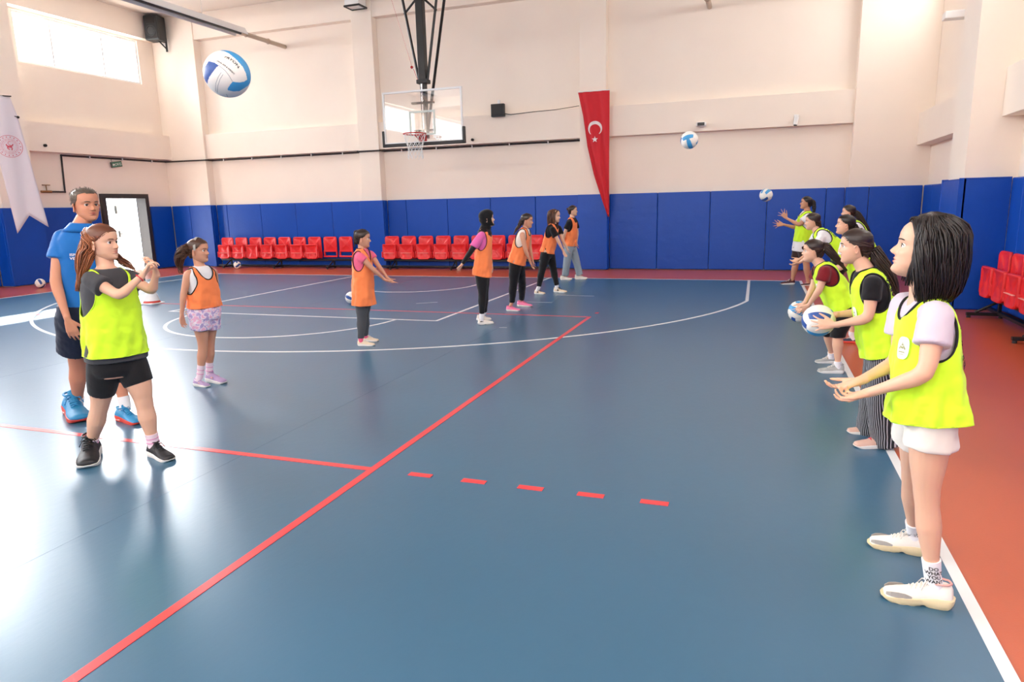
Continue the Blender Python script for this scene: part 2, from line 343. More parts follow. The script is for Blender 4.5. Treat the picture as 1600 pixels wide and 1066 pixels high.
# ================================================================ fixtures
# basketball hoop hung from the ceiling
M_rim = mat('red_hoop_steel', (190, 40, 40), 0.4)
M_net = mat('white_net_cord', (232, 232, 230), 0.8)
M_bg = board_glass()
def hoop_unit(cx, yb, sg, label):
    """board face at y=yb; the rim sticks out towards -sg*y"""
    r = empty('basketball_hoop', (cx, yb, 0)); r.rotation_euler[2] = 0 if sg > 0 else PI
    tag(r, label, 'basketball hoop')
    g = MB().box(-0.87, 0.87, 0.0, 0.015, 2.93, 3.92, 0.003).build('backboard_glass', M_bg, r)
    f = MB()
    f.box(-0.9, 0.9, -0.006, 0.035, 3.915, 3.95).box(-0.9, 0.9, -0.006, 0.035, 2.9, 2.935).box(-0.9, -0.865, -0.006, 0.035, 2.935, 3.915).box(0.865, 0.9, -0.006, 0.035, 2.935, 3.915)
    f.build('backboard_frame', M_white, r)
    q = MB()
    for a, b, c, d in ((-0.295, 0.295, 3.5, 3.54), (-0.295, 0.295, 3.05, 3.09), (-0.295, -0.255, 3.09, 3.5), (0.255, 0.295, 3.09, 3.5)): q.box(a, b, -0.005, -0.001, c, d)
    q.build('target_square', mat('pale_grey_board_line', (206, 214, 206), 0.5), r)
    p = MB().box(-0.93, 0.93, -0.02, 0.05, 2.85, 2.915, 0.012).box(-0.945, -0.89, -0.02, 0.05, 2.85, 3.18, 0.012).box(0.89, 0.945, -0.02, 0.05, 2.85, 3.18, 0.012)
    p.build('backboard_padding', M_black, r)
    rim = MB().tube([(0.225*math.cos(2*PI*k/32), -0.375+0.225*math.sin(2*PI*k/32), 3.05) for k in range(32)], 0.011, 8, closed=True)
    rim.box(-0.09, 0.09, -0.17, 0.0, 3.035, 3.06, 0.005).box(-0.09, 0.09, -0.02, 0.0, 2.93, 3.06, 0.004)
    rim.tube([(-0.07, -0.02, 2.95), (-0.09, -0.17, 3.04)], 0.01).tube([(0.07, -0.02, 2.95), (0.09, -0.17, 3.04)], 0.01)
    ro = rim.build('rim', M_rim, r)
    nb = MB(); n = 12
    lev = [(3.04, .225), (2.97, .205), (2.88, .175), (2.80, .15), (2.73, .14), (2.66, .15), (2.60, .155)]
    for k in range(n):
        for s in (0.5, -0.5):
            pts = [(R*math.cos(2*PI*(k+s*i)/n), -0.375+R*math.sin(2*PI*(k+s*i)/n), z) for i, (z, R) in enumerate(lev)]
            nb.tube(pts, 0.0045, 4, cap=False)
        a = 2*PI*k/n
        nb.tube([(lev[-1][1]*math.cos(a), -0.375+lev[-1][1]*math.sin(a), 2.60), (0.15*math.cos(a+.05), -0.375+0.15*math.sin(a+.05), 2.55+0.02*(k % 3))], 0.007, 4)
    nb.build('net', M_net, ro)
    # mast and braces
    m = MB().box(-0.08, 0.08, 0.07, 0.21, 4.12, ZC-0.02, 0.01).build('mast', M_black, r)
    m2 = MB().box(-0.06, 0.06, 0.09, 0.19, 3.0, 4.14, 0.006).build('mast_slider', M_black, r)
    MB().box(-0.03, 0.0, 0.078, 0.092, 3.1, 4.13, 0.002).build('chrome_strip', M_chrome, m2)
    MB().box(-0.12, 0.12, 0.05, 0.23, 4.08, 4.16, 0.008).build('mast_collar', M_black, r)
    br = MB()
    br.tube([(-0.09, 0.14, 4.12), (-0.62, 0.14, ZC-0.02)], 0.028, 8); br.build('side_brace', M_black, r)
    MB().tube([(0.09, 0.14, 4.12), (0.62, 0.14, ZC-0.02)], 0.028, 8).build('side_brace', M_black, r)
    MB().tube([(-0.36, 0.14, 5.45), (0, 0.14, 5.78)], 0.022, 8).build('cross_brace', M_black, r)
    MB().tube([(0.36, 0.14, 5.45), (0, 0.14, 5.78)], 0.022, 8).build('cross_brace', M_black, r)
    MB().tube([(0.03, 0.2, 3.2), (0.0, 1.75, ZC-0.02)], 0.032, 8).build('rear_brace', M_black, r)
    for z in (3.15, 3.7):
        MB().box(-0.25, 0.25, 0.03, 0.11, z-0.02, z+0.02, 0.006).build('board_bracket', M_black, r)
    MB().ball((-0.24, 0.12, 4.42), 0.03, 10, 6).tube([(-0.24, 0.12, 4.45), (-1.0, 0.12, ZC-0.02)], 0.003, 4).tube([(-0.2, 0.12, 4.38), (-0.1, 0.1, 4.14)], 0.006, 5).build('hoist_cable', M_rim, r)
    return r
hoop_unit(0.09, -1.2, 1, 'ceiling-hung basketball hoop with glass backboard, black mast and white net')
h2 = hoop_unit(0, -26.8, -1, 'basketball hoop at the far unseen end of the hall, mirrored in the glass board')

# red national flag hanging on the wall pillar
M_fred = mat('red_flag_cloth', (205, 22, 38), 0.75, sheen=0.2)
M_fwhite = mat('white_flag_print', (236, 226, 226), 0.75)
fg = empty('flag', (3.0, 1.86, 0)); tag(fg, 'red hanging flag with white crescent and star on the back wall pillar', 'flag')
rows = 40; cols = 14; vs = []
RX = 0.37
def lx(z): return float(np.interp(-z, [-4.13, -3.59, -2.9, -2.24, -1.62, -1.27], [-.37, -.25, -.15, .01, .22, .35]))
def fy(u, z): return -0.02-0.022*math.sin(u*11+z*1.2)*(0.35+0.65*min(1, (4.12-z)/1.5))-0.012*math.sin(u*23+2)
front = MB(); g1 = []; g2 = []
for i in range(rows+1):
    z0 = 4.12-(4.12-1.27)*i/rows
    a = lx(z0); rr1 = []; rr2 = []
    for j in range(cols+1):
        u = j/cols; x = a+(RX-a)*u; z = z0+0.0*(1-u)
        y = fy(u, z0); rr1.append((x, y-0.004, z)); rr2.append((x, y+0.004, z))
    g1.append(rr1); g2.append(rr2)
front.rings([r1+r2[::-1] for r1, r2 in zip(g1, g2)])
fo = front.build('flag_cloth', M_fred, fg, smooth=True)
MB().tube([(-0.38, -0.02, 4.13), (0.38, -0.02, 4.13)], 0.012, 8).build('flag_pole', M_white, fg)
def flagpt(x, z, off=-0.011):
    a = lx(z); u = (x-a)/(RX-a); return (x, fy(u, z)+off, z)
cx_, cz_ = 0.03, 3.30
outer = []; inner = []; n = 28
for k in range(n+1):
    a = math.radians(-52+284*k/n); outer.append((cx_+0.165*math.cos(a), cz_+0.165*math.sin(a)))
    b = math.radians(-40+260*k/n) if False else math.atan2(outer[-1][1]-(cz_-0.035), outer[-1][0]-cx_)
    inner.append((cx_+0.128*math.cos(b), cz_-0.035+0.128*math.sin(b)))
m_ = MB(); m_.add([flagpt(*p) for p in outer+inner]+[flagpt(p[0], p[1], -0.007) for p in outer+inner],
    [(i, i+1, n+2+i, n+1+i) for i in range(n)]+[(2*n+2+i, 3*n+3+i, 3*n+4+i, 2*n+3+i) for i in range(n)]+[(i, 2*n+2+i, 2*n+3+i, i+1) for i in range(n)]+[(n+1+i, n+2+i, 3*n+4+i, 3*n+3+i) for i in range(n)])
m_.build('crescent', M_fwhite, fg)
st = [(cx_+(0.075 if k % 2 == 0 else 0.030)*math.cos(PI/2+k*PI/5), 3.05+(0.075 if k % 2 == 0 else 0.030)*math.sin(PI/2+k*PI/5)) for k in range(10)]
MB().add([flagpt(*p, -0.012) for p in st]+[flagpt(cx_, 3.05, -0.014)]+[flagpt(*p, -0.007) for p in st], [(k, (k+1) % 10, 10) for k in range(10)]+[(k, 11+k, 11+(k+1) % 10, (k+1) % 10) for k in range(10)]).build('star', M_fwhite, fg)

# white swallow-tailed banner at the left edge
M_ban = mat('white_banner_cloth', (222, 212, 218), 0.8, sheen=0.2)
M_emb = mat('crimson_emblem_print', (205, 60, 82), 0.7)
bn = empty('banner', (-9.0, -3.95, 0), math.radians(56)); tag(bn, 'white swallow-tailed banner with round red emblem hanging beside the left wall pillar', 'banner')
def bedge(z): return float(np.interp(-z, [-4.15, -2.54, -1.2], [.19, .31, .41])), float(np.interp(-z, [-4.15, -3.72, -1.3], [.66, .75, 1.01]))
def bpt(u, v, off=0.0):
    zb = 1.23+0.12*u+0.33*(1-abs(2*u-1)**1.0) if True else 0
    z = 4.15-(4.15-zb)*v; a, b = bedge(z)
    return (a+(b-a)*u, 0.02*math.sin(u*8+v*4)+off, z)
R1 = [[bpt(j/14, i/24, -0.003) for j in range(15)] for i in range(25)]
R2 = [[bpt(j/14, i/24, 0.003) for j in range(15)] for i in range(25)]
MB().rings([x+y[::-1] for x, y in zip(R1, R2)]).build('banner_cloth', M_ban, bn, smooth=True)
MB().tube([(0.16, 0.0, 4.15), (0.69, 0.0, 4.15)], 0.012, 8).tube([(0.3, 0, 4.15), (0.276, 0.76, 4.15)], 0.01, 8).build('banner_pole', M_black, bn)
MB().ball((0.75, -0.01, 3.72), 0.03, 8, 6).tube([(0.69, 0, 3.74), (0.75, 0, 3.72)], 0.01, 6).build('pole_knob', M_black, bn)
def bpz(s, z, off=-0.012):
    a, b = bedge(z); u = (s-a)/(b-a); v = (4.15-z)/(4.15-1.5)
    return (s, 0.02*math.sin(u*8+v*4)+off-0.004, z)
em = MB(); ec = (0.52, 3.10)
def ringband(r0, r1, n=40):
    o = [bpz(ec[0]+r0*math.cos(2*PI*k/n), ec[1]+r0*math.sin(2*PI*k/n)) for k in range(n)]; i_ = [bpz(ec[0]+r1*math.cos(2*PI*k/n), ec[1]+r1*math.sin(2*PI*k/n)) for k in range(n)]
    em.add(o+i_, [(k, (k+1) % n, n+(k+1) % n, n+k) for k in range(n)])
ringband(.235, .227); ringband(.165, .162); ringband(.115, .112)
for k in range(18):
    a = 2*PI*k/18; c = (ec[0]+.196*math.cos(a), ec[1]+.196*math.sin(a))
    p_ = [bpz(c[0]+(0.017 if q % 2 == 0 else 0.007)*math.cos(PI/2+q*PI/5), c[1]+(0.017 if q % 2 == 0 else 0.007)*math.sin(PI/2+q*PI/5)) for q in range(10)]
    em.add(p_+[bpz(*c, -0.013)], [(q, (q+1) % 10, 10) for q in range(10)])
for k in range(44):                               # ring of tiny lettering strokes
    a = 2*PI*k/44; c = (ec[0]+.139*math.cos(a), ec[1]+.139*math.sin(a)); h = 0.006+0.003*(k % 3)
    em.add([bpz(c[0]-.004, c[1]-h), bpz(c[0]+.002, c[1]-h), bpz(c[0]+.004, c[1]+h), bpz(c[0]-.002, c[1]+h)], [(0, 1, 2, 3)])
def stroke(pts, wd):
    for (x0, z0), (x1, z1) in zip(pts[:-1], pts[1:]):
        d = Vector((x1-x0, z1-z0)).normalized(); nx, nz = -d.y*wd/2, d.x*wd/2
        em.add([bpz(ec[0]+x0+nx, ec[1]+z0+nz), bpz(ec[0]+x1+nx, ec[1]+z1+nz), bpz(ec[0]+x1-nx, ec[1]+z1-nz), bpz(ec[0]+x0-nx, ec[1]+z0-nz)], [(0, 1, 2, 3)])
stroke([(-.06, .015), (-.02, .0), (.03, .01), (.06, .02)], .022); stroke([(-.03, .0), (-.045, -.04), (-.01, -.07)], .018); stroke([(.02, .0), (.04, -.04), (.03, -.08)], .018); stroke([(-.04, -.02), (.03, -.02)], .016)
stroke([(.01+.035*math.cos(math.radians(t)), .065+.035*math.sin(math.radians(t))) for t in range(60, 310, 25)], .008)
em.ball(bpz(ec[0]-.055, ec[1]+.035, -0.012), 0.012, 8, 4).ball(bpz(ec[0]+.06, ec[1]+.04, -0.012), 0.012, 8, 4)
em.build('emblem', M_emb, bn)

# wall loudspeaker
sp = empty('loudspeaker', (-9.5, 1.86, 6.32)); tag(sp, 'black wall loudspeaker on a bracket high in the left corner beside the window', 'loudspeaker')
MB().box(-0.22, 0.22, -0.42, -0.06, 0.02, 0.68, 0.04).build('cabinet', M_bplast, sp)
MB().box(-0.19, 0.19, -0.435, -0.42, 0.05, 0.65, 0.01).build('front_baffle', mat('dark_grille', (30, 32, 34), 0.6), sp)
MB().tube([(0.135*math.cos(2*PI*k/24), -0.44, 0.26+0.135*math.sin(2*PI*k/24)) for k in range(24)], 0.012, 6, closed=True).ball((0, -0.432, 0.26), (0.11, 0.02, 0.11), 16, 8).build('woofer', mat('cone_grey', (58, 60, 62), 0.5), sp)
MB().box(-0.12, 0.12, -0.445, -0.432, 0.45, 0.6, 0.004).build('tweeter_horn', M_black, sp)
MB().box(0.12, 0.17, -0.03, 0.0, -0.22, 0.15, 0.004).tube([(0.145, -0.015, -0.15), (0.1, -0.3, 0.03)], 0.018, 6).tube([(0.145, -0.015, 0.02), (0.1, -0.3, 0.02)], 0.018, 6).build('bracket', M_black, sp)
sp.rotation_euler[2] = math.radians(12)
# small black box speaker on the middle beam
sb = empty('wall_speaker_box', (0.6, 2.02, 3.8)); tag(sb, 'small square black speaker box on the back wall between the hoop and the flag', 'loudspeaker')
MB().box(-0.17, 0.17, -0.13, -0.02, -0.08, 0.22, 0.012).build('cabinet', M_bplast, sb)
MB().box(-0.14, 0.14, -0.137, -0.13, -0.05, 0.19, 0.004).build('front_grille', mat('dark_grille', (30, 32, 34), 0.6), sb)
MB().box(-0.03, 0.03, -0.02, 0.0, 0.18, 0.32, 0.004).build('bracket', M_white, sb)
cb = MB().tube([(0.77, 1.98, 3.79), (0.9, 2.0, 3.76), (1.1, 2.01, 3.77), (1.5, 2.01, 3.79), (2.0, 2.01, 3.80), (2.4, 2.01, 3.83), (2.63, 1.94, 3.84)], 0.007, 5).build('cable', M_black)
tag(cb, 'thin black cable running from the small speaker box to the red flag', 'cable')
# surveillance cameras, sensors, sprinkler-like knobs
def bullet(nm, x, z, lab):
    e = empty(nm, (x, 2.02, z)); tag(e, lab, 'security camera')
    MB().box(-0.05, 0.05, -0.03, 0.0, -0.05, 0.05, 0.006).tube([(0, -0.03, 0), (0, -0.1, 0.0)], 0.02, 8).build('mount', M_white, e)
    h = MB().box(-0.11, 0.11, -0.24, -0.06, -0.045, 0.05, 0.03).build('housing', M_white, e)
    MB().box(-0.075, 0.075, -0.25, -0.239, -0.03, 0.035, 0.004).build('lens_window', M_black, e)
bullet('security_camera', 5.42, 3.25, 'white security camera with dark oval lens on the beam above the airborne ball')
e = empty('security_camera', (7.38, 2.02, 3.3)); tag(e, 'white downward-hanging security camera near the right end of the back beam', 'security camera')
MB().box(-0.05, 0.05, -0.03, 0.0, -0.05, 0.05, 0.006).tube([(0, -0.03, 0), (0, -0.14, 0.02), (0, -0.14, -0.03)], 0.025, 8).build('mount', M_white, e)
MB().tube([(0, -0.14, -0.02), (-0.02, -0.15, -0.17)], 0.045, 12).build('housing', M_white, e)
MB().tube([(-0.02, -0.15, -0.165), (-0.02, -0.152, -0.19)], 0.035, 12).build('lens_window', M_black, e)
for x, y, z, sg, lb in ((-0.12, 2.02, 3.22, 'y', 'small black round sensor on the back beam right of the hoop'), (-9.71, -1.95, 3.28, 'x', 'small black round sensor on the left wall beside the banner')):
    q = MB()
    if sg == 'y': q.tube([(x, y, z), (x, y-0.05, z)], 0.035, 12).ball((x, y-0.05, z), 0.03, 10, 6)
    else: q.tube([(x, y, z), (x+0.05, y, z)], 0.035, 12).ball((x+0.05, y, z), 0.03, 10, 6)
    tag(q.build('wall_sensor', M_black), lb, 'sensor')
# black conduit round the hall with clips
pe = empty('wall_pipe', (0, 2.2, 3.07)); tag(pe, 'thin black pipe run along the walls above the blue pads', 'pipe')
pts = [(-9.93, -1.85, 2.19), (-9.93, -1.42, 2.19), (-9.93, -1.38, 3.09), (-9.93, 1.90, 3.09), (-8.43, 1.92, 3.08), (-8.42, 2.17, 3.08), (-3.40, 2.17, 3.08), (-3.39, 1.92, 3.08), (-2.73, 1.92, 3.08), (-2.72, 2.17, 3.08), (2.59, 2.17, 3.08)]
q = MB()
for a, b in zip(pts[:-1], pts[1:]): q.tube([(a[0], a[1]-2.2, a[2]-3.07), (b[0], b[1]-2.2, b[2]-3.07)], 0.021, 8)
for a in pts[1:-1]: q.ball((a[0], a[1]-2.2, a[2]-3.07), 0.026, 8, 6)
q.build('pipe_run', mat('black_pipe', (42, 34, 34), 0.5), pe)
for x in (-8, -7, -6, -5, -4, -2.2, -1.2, -0.2, 0.8, 1.8): MB().box(x-0.012, x+0.012, -0.06, 0.0, -0.03, 0.05).build('pipe_clip', M_white, pe)
for y in (-0.6, 0.4, 1.4): MB().box(-9.95, -9.89, y-2.2-0.012, y-2.2+0.012, -0.02, 0.06).build('pipe_clip', M_white, pe)
MB().tube([(-9.93, -4.25, -0.88), (-9.93, -3.98, -0.88)], 0.03, 8).tube([(-9.93, -4.1, -0.88), (-9.93, -4.1, -0.72)], 0.012, 6).box(-9.94, -9.91, -4.2, -4.0, -0.73, -0.71, 0.004).build('pipe_valve', mat('brass_valve', (150, 110, 70), 0.4, metal=0.6), pe)
# exit sign
M_green = mat('exit_sign_green', (70, 130, 105), 0.4)
ex = empty('exit_sign', (-9.9, 0.18, 2.94)); tag(ex, 'small green exit sign hanging from the pipe above the door', 'sign'); ex.rotation_euler[0] = math.radians(8)
MB().box(-0.02, 0.02, -0.17, 0.17, -0.075, 0.075, 0.006).tube([(0.0, -0.13, 0.07), (0, -0.13, 0.16)], 0.006, 6).build('sign_body', mat('sign_edge', (88, 84, 76), 0.5), ex)
MB().box(0.02, 0.024, -0.155, 0.155, -0.062, 0.062).build('sign_face', M_green, ex)
t = text_mesh('ÇIKIŞ', 0.085, M_white, 'sign_lettering', parent=ex); t.rotation_euler = (PI/2, 0, PI/2); t.location = (0.026, 0.035, -0.002)
MB().add([(0.026, -0.10, 0.035), (0.026, -0.10, -0.04), (0.026, -0.145, -0.003), (0.0262, -0.07, 0.01), (0.0262, -0.07, -0.015), (0.0262, -0.10, 0.01), (0.0262, -0.10, -0.015)], [(0, 2, 1), (3, 5, 6, 4)]).build('arrow', M_white, ex)
# radiant tube heaters under the ceiling
M_tube = mat('galvanised_tube', (186, 168, 150), 0.4, metal=0.3)
for x, z, y0, lb in ((-5.6, 5.95, -2.2, 'long ceiling heater tube with dark reflector at the upper left'), (5.5, 5.75, -3.5, 'long ceiling heater tube above the right half of the court')):
    e = empty('tube_heater', (x, 2.2, z)); tag(e, lb, 'heater')
    MB().tube([(0, 0, 0), (0, -1.75 if x < 0 else -2.6, 0)], 0.055, 12).ball((0, -0.7, 0), (0.075, 0.03, 0.075), 10, 6).ball((0, -1.55, 0), (0.075, 0.03, 0.075), 10, 6).build('heater_tube', M_tube, e)
    ya = -1.7 if x < 0 else -2.5
    MB().rings([[(-0.2, y, -0.05), (-0.12, y, 0.1), (0.12, y, 0.1), (0.2, y, -0.05), (0.19, y, -0.06), (0.11, y, 0.08), (-0.11, y, 0.08), (-0.19, y, -0.06)] for y in (ya, -16)]).build('reflector', M_white, e)
    MB().tube([(0, ya, 0), (0, -16, 0)], 0.05, 10).build('burner_tube', M_black, e)
    for y in (-3, -8, -13): MB().tube([(0, y, 0.09), (0, y, ZC-z)], 0.006, 5).build('hanger', M_chrome, e)
# floodlight on the pillar
e = empty('floodlight', (-3.0, 1.95, 6.35)); tag(e, 'square floodlight with black frame at the top of the pillar left of the hoop', 'floodlight')
MB().box(-0.2, 0.2, -0.5, -0.15, 0.18, 0.55, 0.01).build('housing', M_white, e)
MB().box(-0.22, 0.22, -0.52, -0.49, 0.16, 0.2).box(-0.22, 0.22, -0.17, -0.13, 0.16, 0.2).box(-0.22, -0.19, -0.49, -0.17, 0.16, 0.2).box(0.19, 0.22, -0.49, -0.17, 0.16, 0.2).build('rim_frame', M_black, e)
MB().tube([(0, -0.15, 0.35), (0, 0, 0.35)], 0.03, 8).build('bracket', M_black, e)
e = empty('emergency_light', (XR-0.26, 0.2, 4.6)); tag(e, 'small white fixture high on the right wall between the pillars', 'light')
MB().box(-0.08, 0.26, -0.12, 0.12, 0.0, 0.12, 0.01).build('housing', M_white, e)
for x, y in FILL_LAMPS:  # unseen housings for the added fill lights
    e = empty('added_fill_lamp', (x, y, ZC)); tag(e, 'added white fill lamp behind the camera, %s of the %s row' % ({-5: 'leftmost', 0: 'middle one', 6: 'rightmost'}[x], 'nearer' if y > -20 else 'farther'), 'ceiling lamp', 'added fill lamps')
    MB().box(-0.62, 0.62, -0.18, 0.18, -0.24, -0.1, 0.01).build('housing', M_white, e); [MB().tube([(q, 0, 0), (q, 0, -0.12)], 0.006, 5).build('hanger', M_chrome, e) for q in (-0.4, 0.4)]
# cone
M_cone = mat('white_cone_plastic', (238, 238, 238), 0.45); M_cred = mat('red_cone_band', (205, 60, 45), 0.45)
e = empty('training_cone', (-3.54, -5.09, 0.0021)); tag(e, 'white cone with red band on the court behind the girl in grey and yellow', 'cone')
def lathe(mb, prof, seg=24, mi=0): return mb.rings([[(r*math.cos(2*PI*k/seg), r*math.sin(2*PI*k/seg), z) for k in range(seg)] for r, z in prof], True, mi)
lathe(MB(), [(0.13, 0.06), (0.075, 0.24), (0.035, 0.38), (0.02, 0.4), (0.005, 0.4)]).build('cone_body', M_cone, e, smooth=False)
lathe(MB(), [(0.15, 0.028), (0.145, 0.032), (0.13, 0.06)]).build('base_band', M_cred, e)
MB().box(-0.15, 0.15, -0.15, 0.15, 0, 0.028, 0.008).build('base', M_cone, e)

# ---------------------------------------------------------------- tip-up seat rows
def seat_meshes():
    def slab(w, h0, h1, d, y, bow, r0, r1, hollow=False):
        """rounded upright slab: width w, z from h0 to h1, thickness d, at depth y, bowed by bow"""
        out = []; n = 10
        def outline():
            pts = []
            for k in range(n+1): a = PI/2*k/n; pts.append((w/2-r1+r1*math.cos(a), h1-r1+r1*math.sin(a)))
            for k in range(n+1): a = PI/2+PI/2*k/n; pts.append((-w/2+r1+r1*math.cos(a), h1-r1+r1*math.sin(a)))
            for k in range(n+1): a = PI+PI/2*k/n; pts.append((-w/2+r0+r0*math.cos(a), h0+r0+r0*math.sin(a)))
            for k in range(n+1): a = 1.5*PI+PI/2*k/n; pts.append((w/2-r0+r0*math.cos(a), h0+r0+r0*math.sin(a)))
            return pts
        o = outline(); cx, cz = 0, (h0+h1)/2
        def ring(s, yy): return [(x*s, y+yy+bow*(1-(x*2/w)**2)+0.0*z, cz+(z-cz)*s) for x, z in o]
        m = MB(); m.rings([ring(0.02, d*0.5-0.006), ring(0.5, d*0.5-0.004), ring(0.93, d*0.5-0.0), ring(0.985, d*0.35), ring(1, 0), ring(0.985, -d*0.35), ring(0.93, -d*0.5), ring(0.86, -d*0.32), ring(0.5, -d*0.3), ring(0.02, -d*0.3)])
        return m
    back = slab(0.42, 0.44, 0.86, 0.045, 0.0, 0.03, 0.03, 0.06).mesh('backrest', M_red, True)
    s = slab(0.40, 0.26, 0.66, 0.07, -0.17, -0.02, 0.10, 0.03)
    seat = s.mesh('folded_seat', M_red, True)
    sl = MB().box(-0.15, 0.15, -0.232, -0.2, 0.425, 0.432).mesh('seat_rib', mat('pale_rib', (250, 190, 180), 0.4))
    arm = MB().box(-0.235, -0.205, -0.2, 0.0, 0.30, 0.46, 0.012).box(0.205, 0.235, -0.2, 0.0, 0.30, 0.46, 0.012).box(-0.22, 0.22, -0.05, 0.0, 0.27, 0.33, 0.01).mesh('side_bracket', M_red, False)
    fr = MB().box(-0.215, -0.18, -0.03, 0.02, 0.30, 0.48, 0.01).box(0.18, 0.215, -0.03, 0.02, 0.30, 0.48, 0.01).box(-0.21, 0.21, -0.06, -0.0, 0.30, 0.345, 0.012).mesh('open_frame', M_red, False)
    return back, seat, sl, arm, fr
S_back, S_seat, S_rib, S_arm, S_frame = seat_meshes()
def seat_row(loc, rz, n, openidx, label, pitch=0.5, first=0.25):
    r = empty('seat_row', loc, rz); tag(r, label, 'seat row', 'rows of red tip-up seats')
    Lr = n*pitch
    MB().box(0, Lr, -0.06, 0.0, 0.20, 0.26, 0.006).build('seat_rail', M_black, r)
    MB().box(-0.1, Lr+0.1, -0.06, 0.0, 0.045, 0.085, 0.004).build('foot_rail', M_black, r)
    k = 0
    for x in [0.35+1.75*i for i in range(int((Lr-0.1)/1.75)+1)]:
        MB().box(x-0.025, x+0.025, -0.4, 0.02, 0.03, 0.07, 0.004).box(x-0.02, x+0.02, -0.05, -0.01, 0.07, 0.22, 0.004).tube([(x, -0.3, 0.07), (x, -0.04, 0.22)], 0.018, 6).build('leg_frame', M_black, r)
        MB().tube([(x, -0.37, 0.0), (x, -0.37, 0.035)], 0.025, 10).tube([(x, -0.01, 0.0), (x, -0.01, 0.035)], 0.025, 10).build('foot', M_bplast, r)
    for i in range(n):
        c = link('seat_unit', S_arm if i not in openidx else S_frame, r); c.location = (first+i*pitch, 0, 0)
        link('backrest', S_back, c)
        if i not in openidx:
            s = link('folded_seat', S_seat, c)
            if random.random() < 0.6: link('seat_rib', S_rib, c)
    return r
seat_row((-8.15, 1.86, 0), 0, 9, (7, 8), 'row of red tip-up seats with two open frames at its right end')
seat_row((-2.72, 1.86, 0), 0, 9, (), 'row of red tip-up seats against the back wall behind the girls in orange bibs')
seat_row((9.72, -3.75, 0), -PI/2, 6, (), 'row of red tip-up seats along the right wall behind the girl with a bob')

# ---------------------------------------------------------------- volleyballs
M_bw = mat('ball_white_leather', (236, 232, 224), 0.45, bump=0.15, bscale=180); M_bl = mat('ball_light_blue', (62, 150, 205), 0.45, bump=0.15, bscale=180); M_bd = mat('ball_dark_blue', (38, 78, 150), 0.45, bump=0.15, bscale=180); M_seam = mat('ball_seam_grey', (150, 152, 156), 0.6)
def ball_mesh(name, R=0.105, res=8):
    mb = MB()
    faces = [((1,0,0),(0,1,0),(0,0,1)), ((-1,0,0),(0,0,1),(0,1,0)), ((0,1,0),(0,0,1),(1,0,0)), ((0,-1,0),(1,0,0),(0,0,1)), ((0,0,1),(1,0,0),(0,1,0)), ((0,0,-1),(0,1,0),(1,0,0))]
    for fi, (n_, u_, v_) in enumerate(faces):
        n_, u_, v_ = Vector(n_), Vector(u_), Vector(v_)
        cols = [(0, 1, 0), (0, 0, 2), (1, 0, 0), (0, 2, 0), (0, 0, 1), (0, 1, 0)][fi]
        for st in range(3):
            N1, N2 = 6, 16; vs = []
            for i in range(N1+1):
                for j in range(N2+1):
                    a = -1+2*(st+i/N1)/3; b = -1+2*j/N2
                    A = math.tan(a*PI/4); B = math.tan(b*PI/4)
                    p = (n_+u_*A+v_*B).normalized()
                    e = min(i, N1-i)/N1*0.66*2, min(j, N2-j)/N2*2
                    dd = min(e[0]*0.5, e[1])
                    g = 1-0.028*max(0, 1-dd/0.06)**2
                    vs.append(p*R*g)
            fs = [(i*(N2+1)+j, (i+1)*(N2+1)+j, (i+1)*(N2+1)+j+1, i*(N2+1)+j+1) for i in range(N1) for j in range(N2)]
            mb.add(vs, fs, cols[st])
    me = mb.mesh(name, [M_bw, M_bl, M_bd, M_seam], True)
    bm = bmesh.new(); bm.from_mesh(me); bmesh.ops.remove_doubles(bm, verts=bm.verts, dist=1e-5); bm.to_mesh(me); bm.free()
    return me
BALL = ball_mesh('volleyball')
def pixray(px, py):
    return (CF*CAMP['f']+CR*(px-800)-CU*(py-533))
def on_ground(px, py, z=0.0):
    d = pixray(px, py); t = (z-CP.z)/d.z; return CP+d*t
def at_dist(px, py, depth):
    d = pixray(px, py); return CP+d*(depth/CAMP['f'])
def ball(loc, label, rot, group='volleyballs'):
    o = link('volleyball', BALL); o.location = loc; o.rotation_euler = rot; tag(o, label, 'ball', group); return o
g = on_ground(64, 450, 0.0); ball((g.x, g.y, 0.105), 'white and blue volleyball on the orange floor against the left wall', (1, 0.3, 2))
g = on_ground(386, 418, 0.0); ball((g.x, 1.4, 0.105), 'white and blue volleyball under the nine-seat row by the back wall', (0.2, 0.9, 1))
g = on_ground(550, 475, 0.0); ball((g.x, g.y, 0.107), 'white volleyball on the court mostly hidden behind the girl with arms held out', (0.5, 2.0, 0.4))
BIGB = ball(at_dist(355, 116, 3.25), 'large lettered volleyball in the air near the top left', (-0.483, 0.369, -0.038))
ball(at_dist(1077, 219, 8.35), 'blue and white volleyball in the air before the back beam', (0.362, 0.703, -1.384))
ball(at_dist(1197, 305, 11.4), 'small white volleyball in the air level with the top of the blue pads', (2.81, -0.421, 0.926))
HB1 = ball(at_dist(1279, 501, 4.55), 'volleyball with dark blue panels held by the girl in striped trousers', (-3.095, 1.007, 1.57))
HB2 = ball(at_dist(1249, 487, 6.65), 'volleyball with light blue panel held by the girl in maroon sleeves', (1.789, -0.421, 2.757))

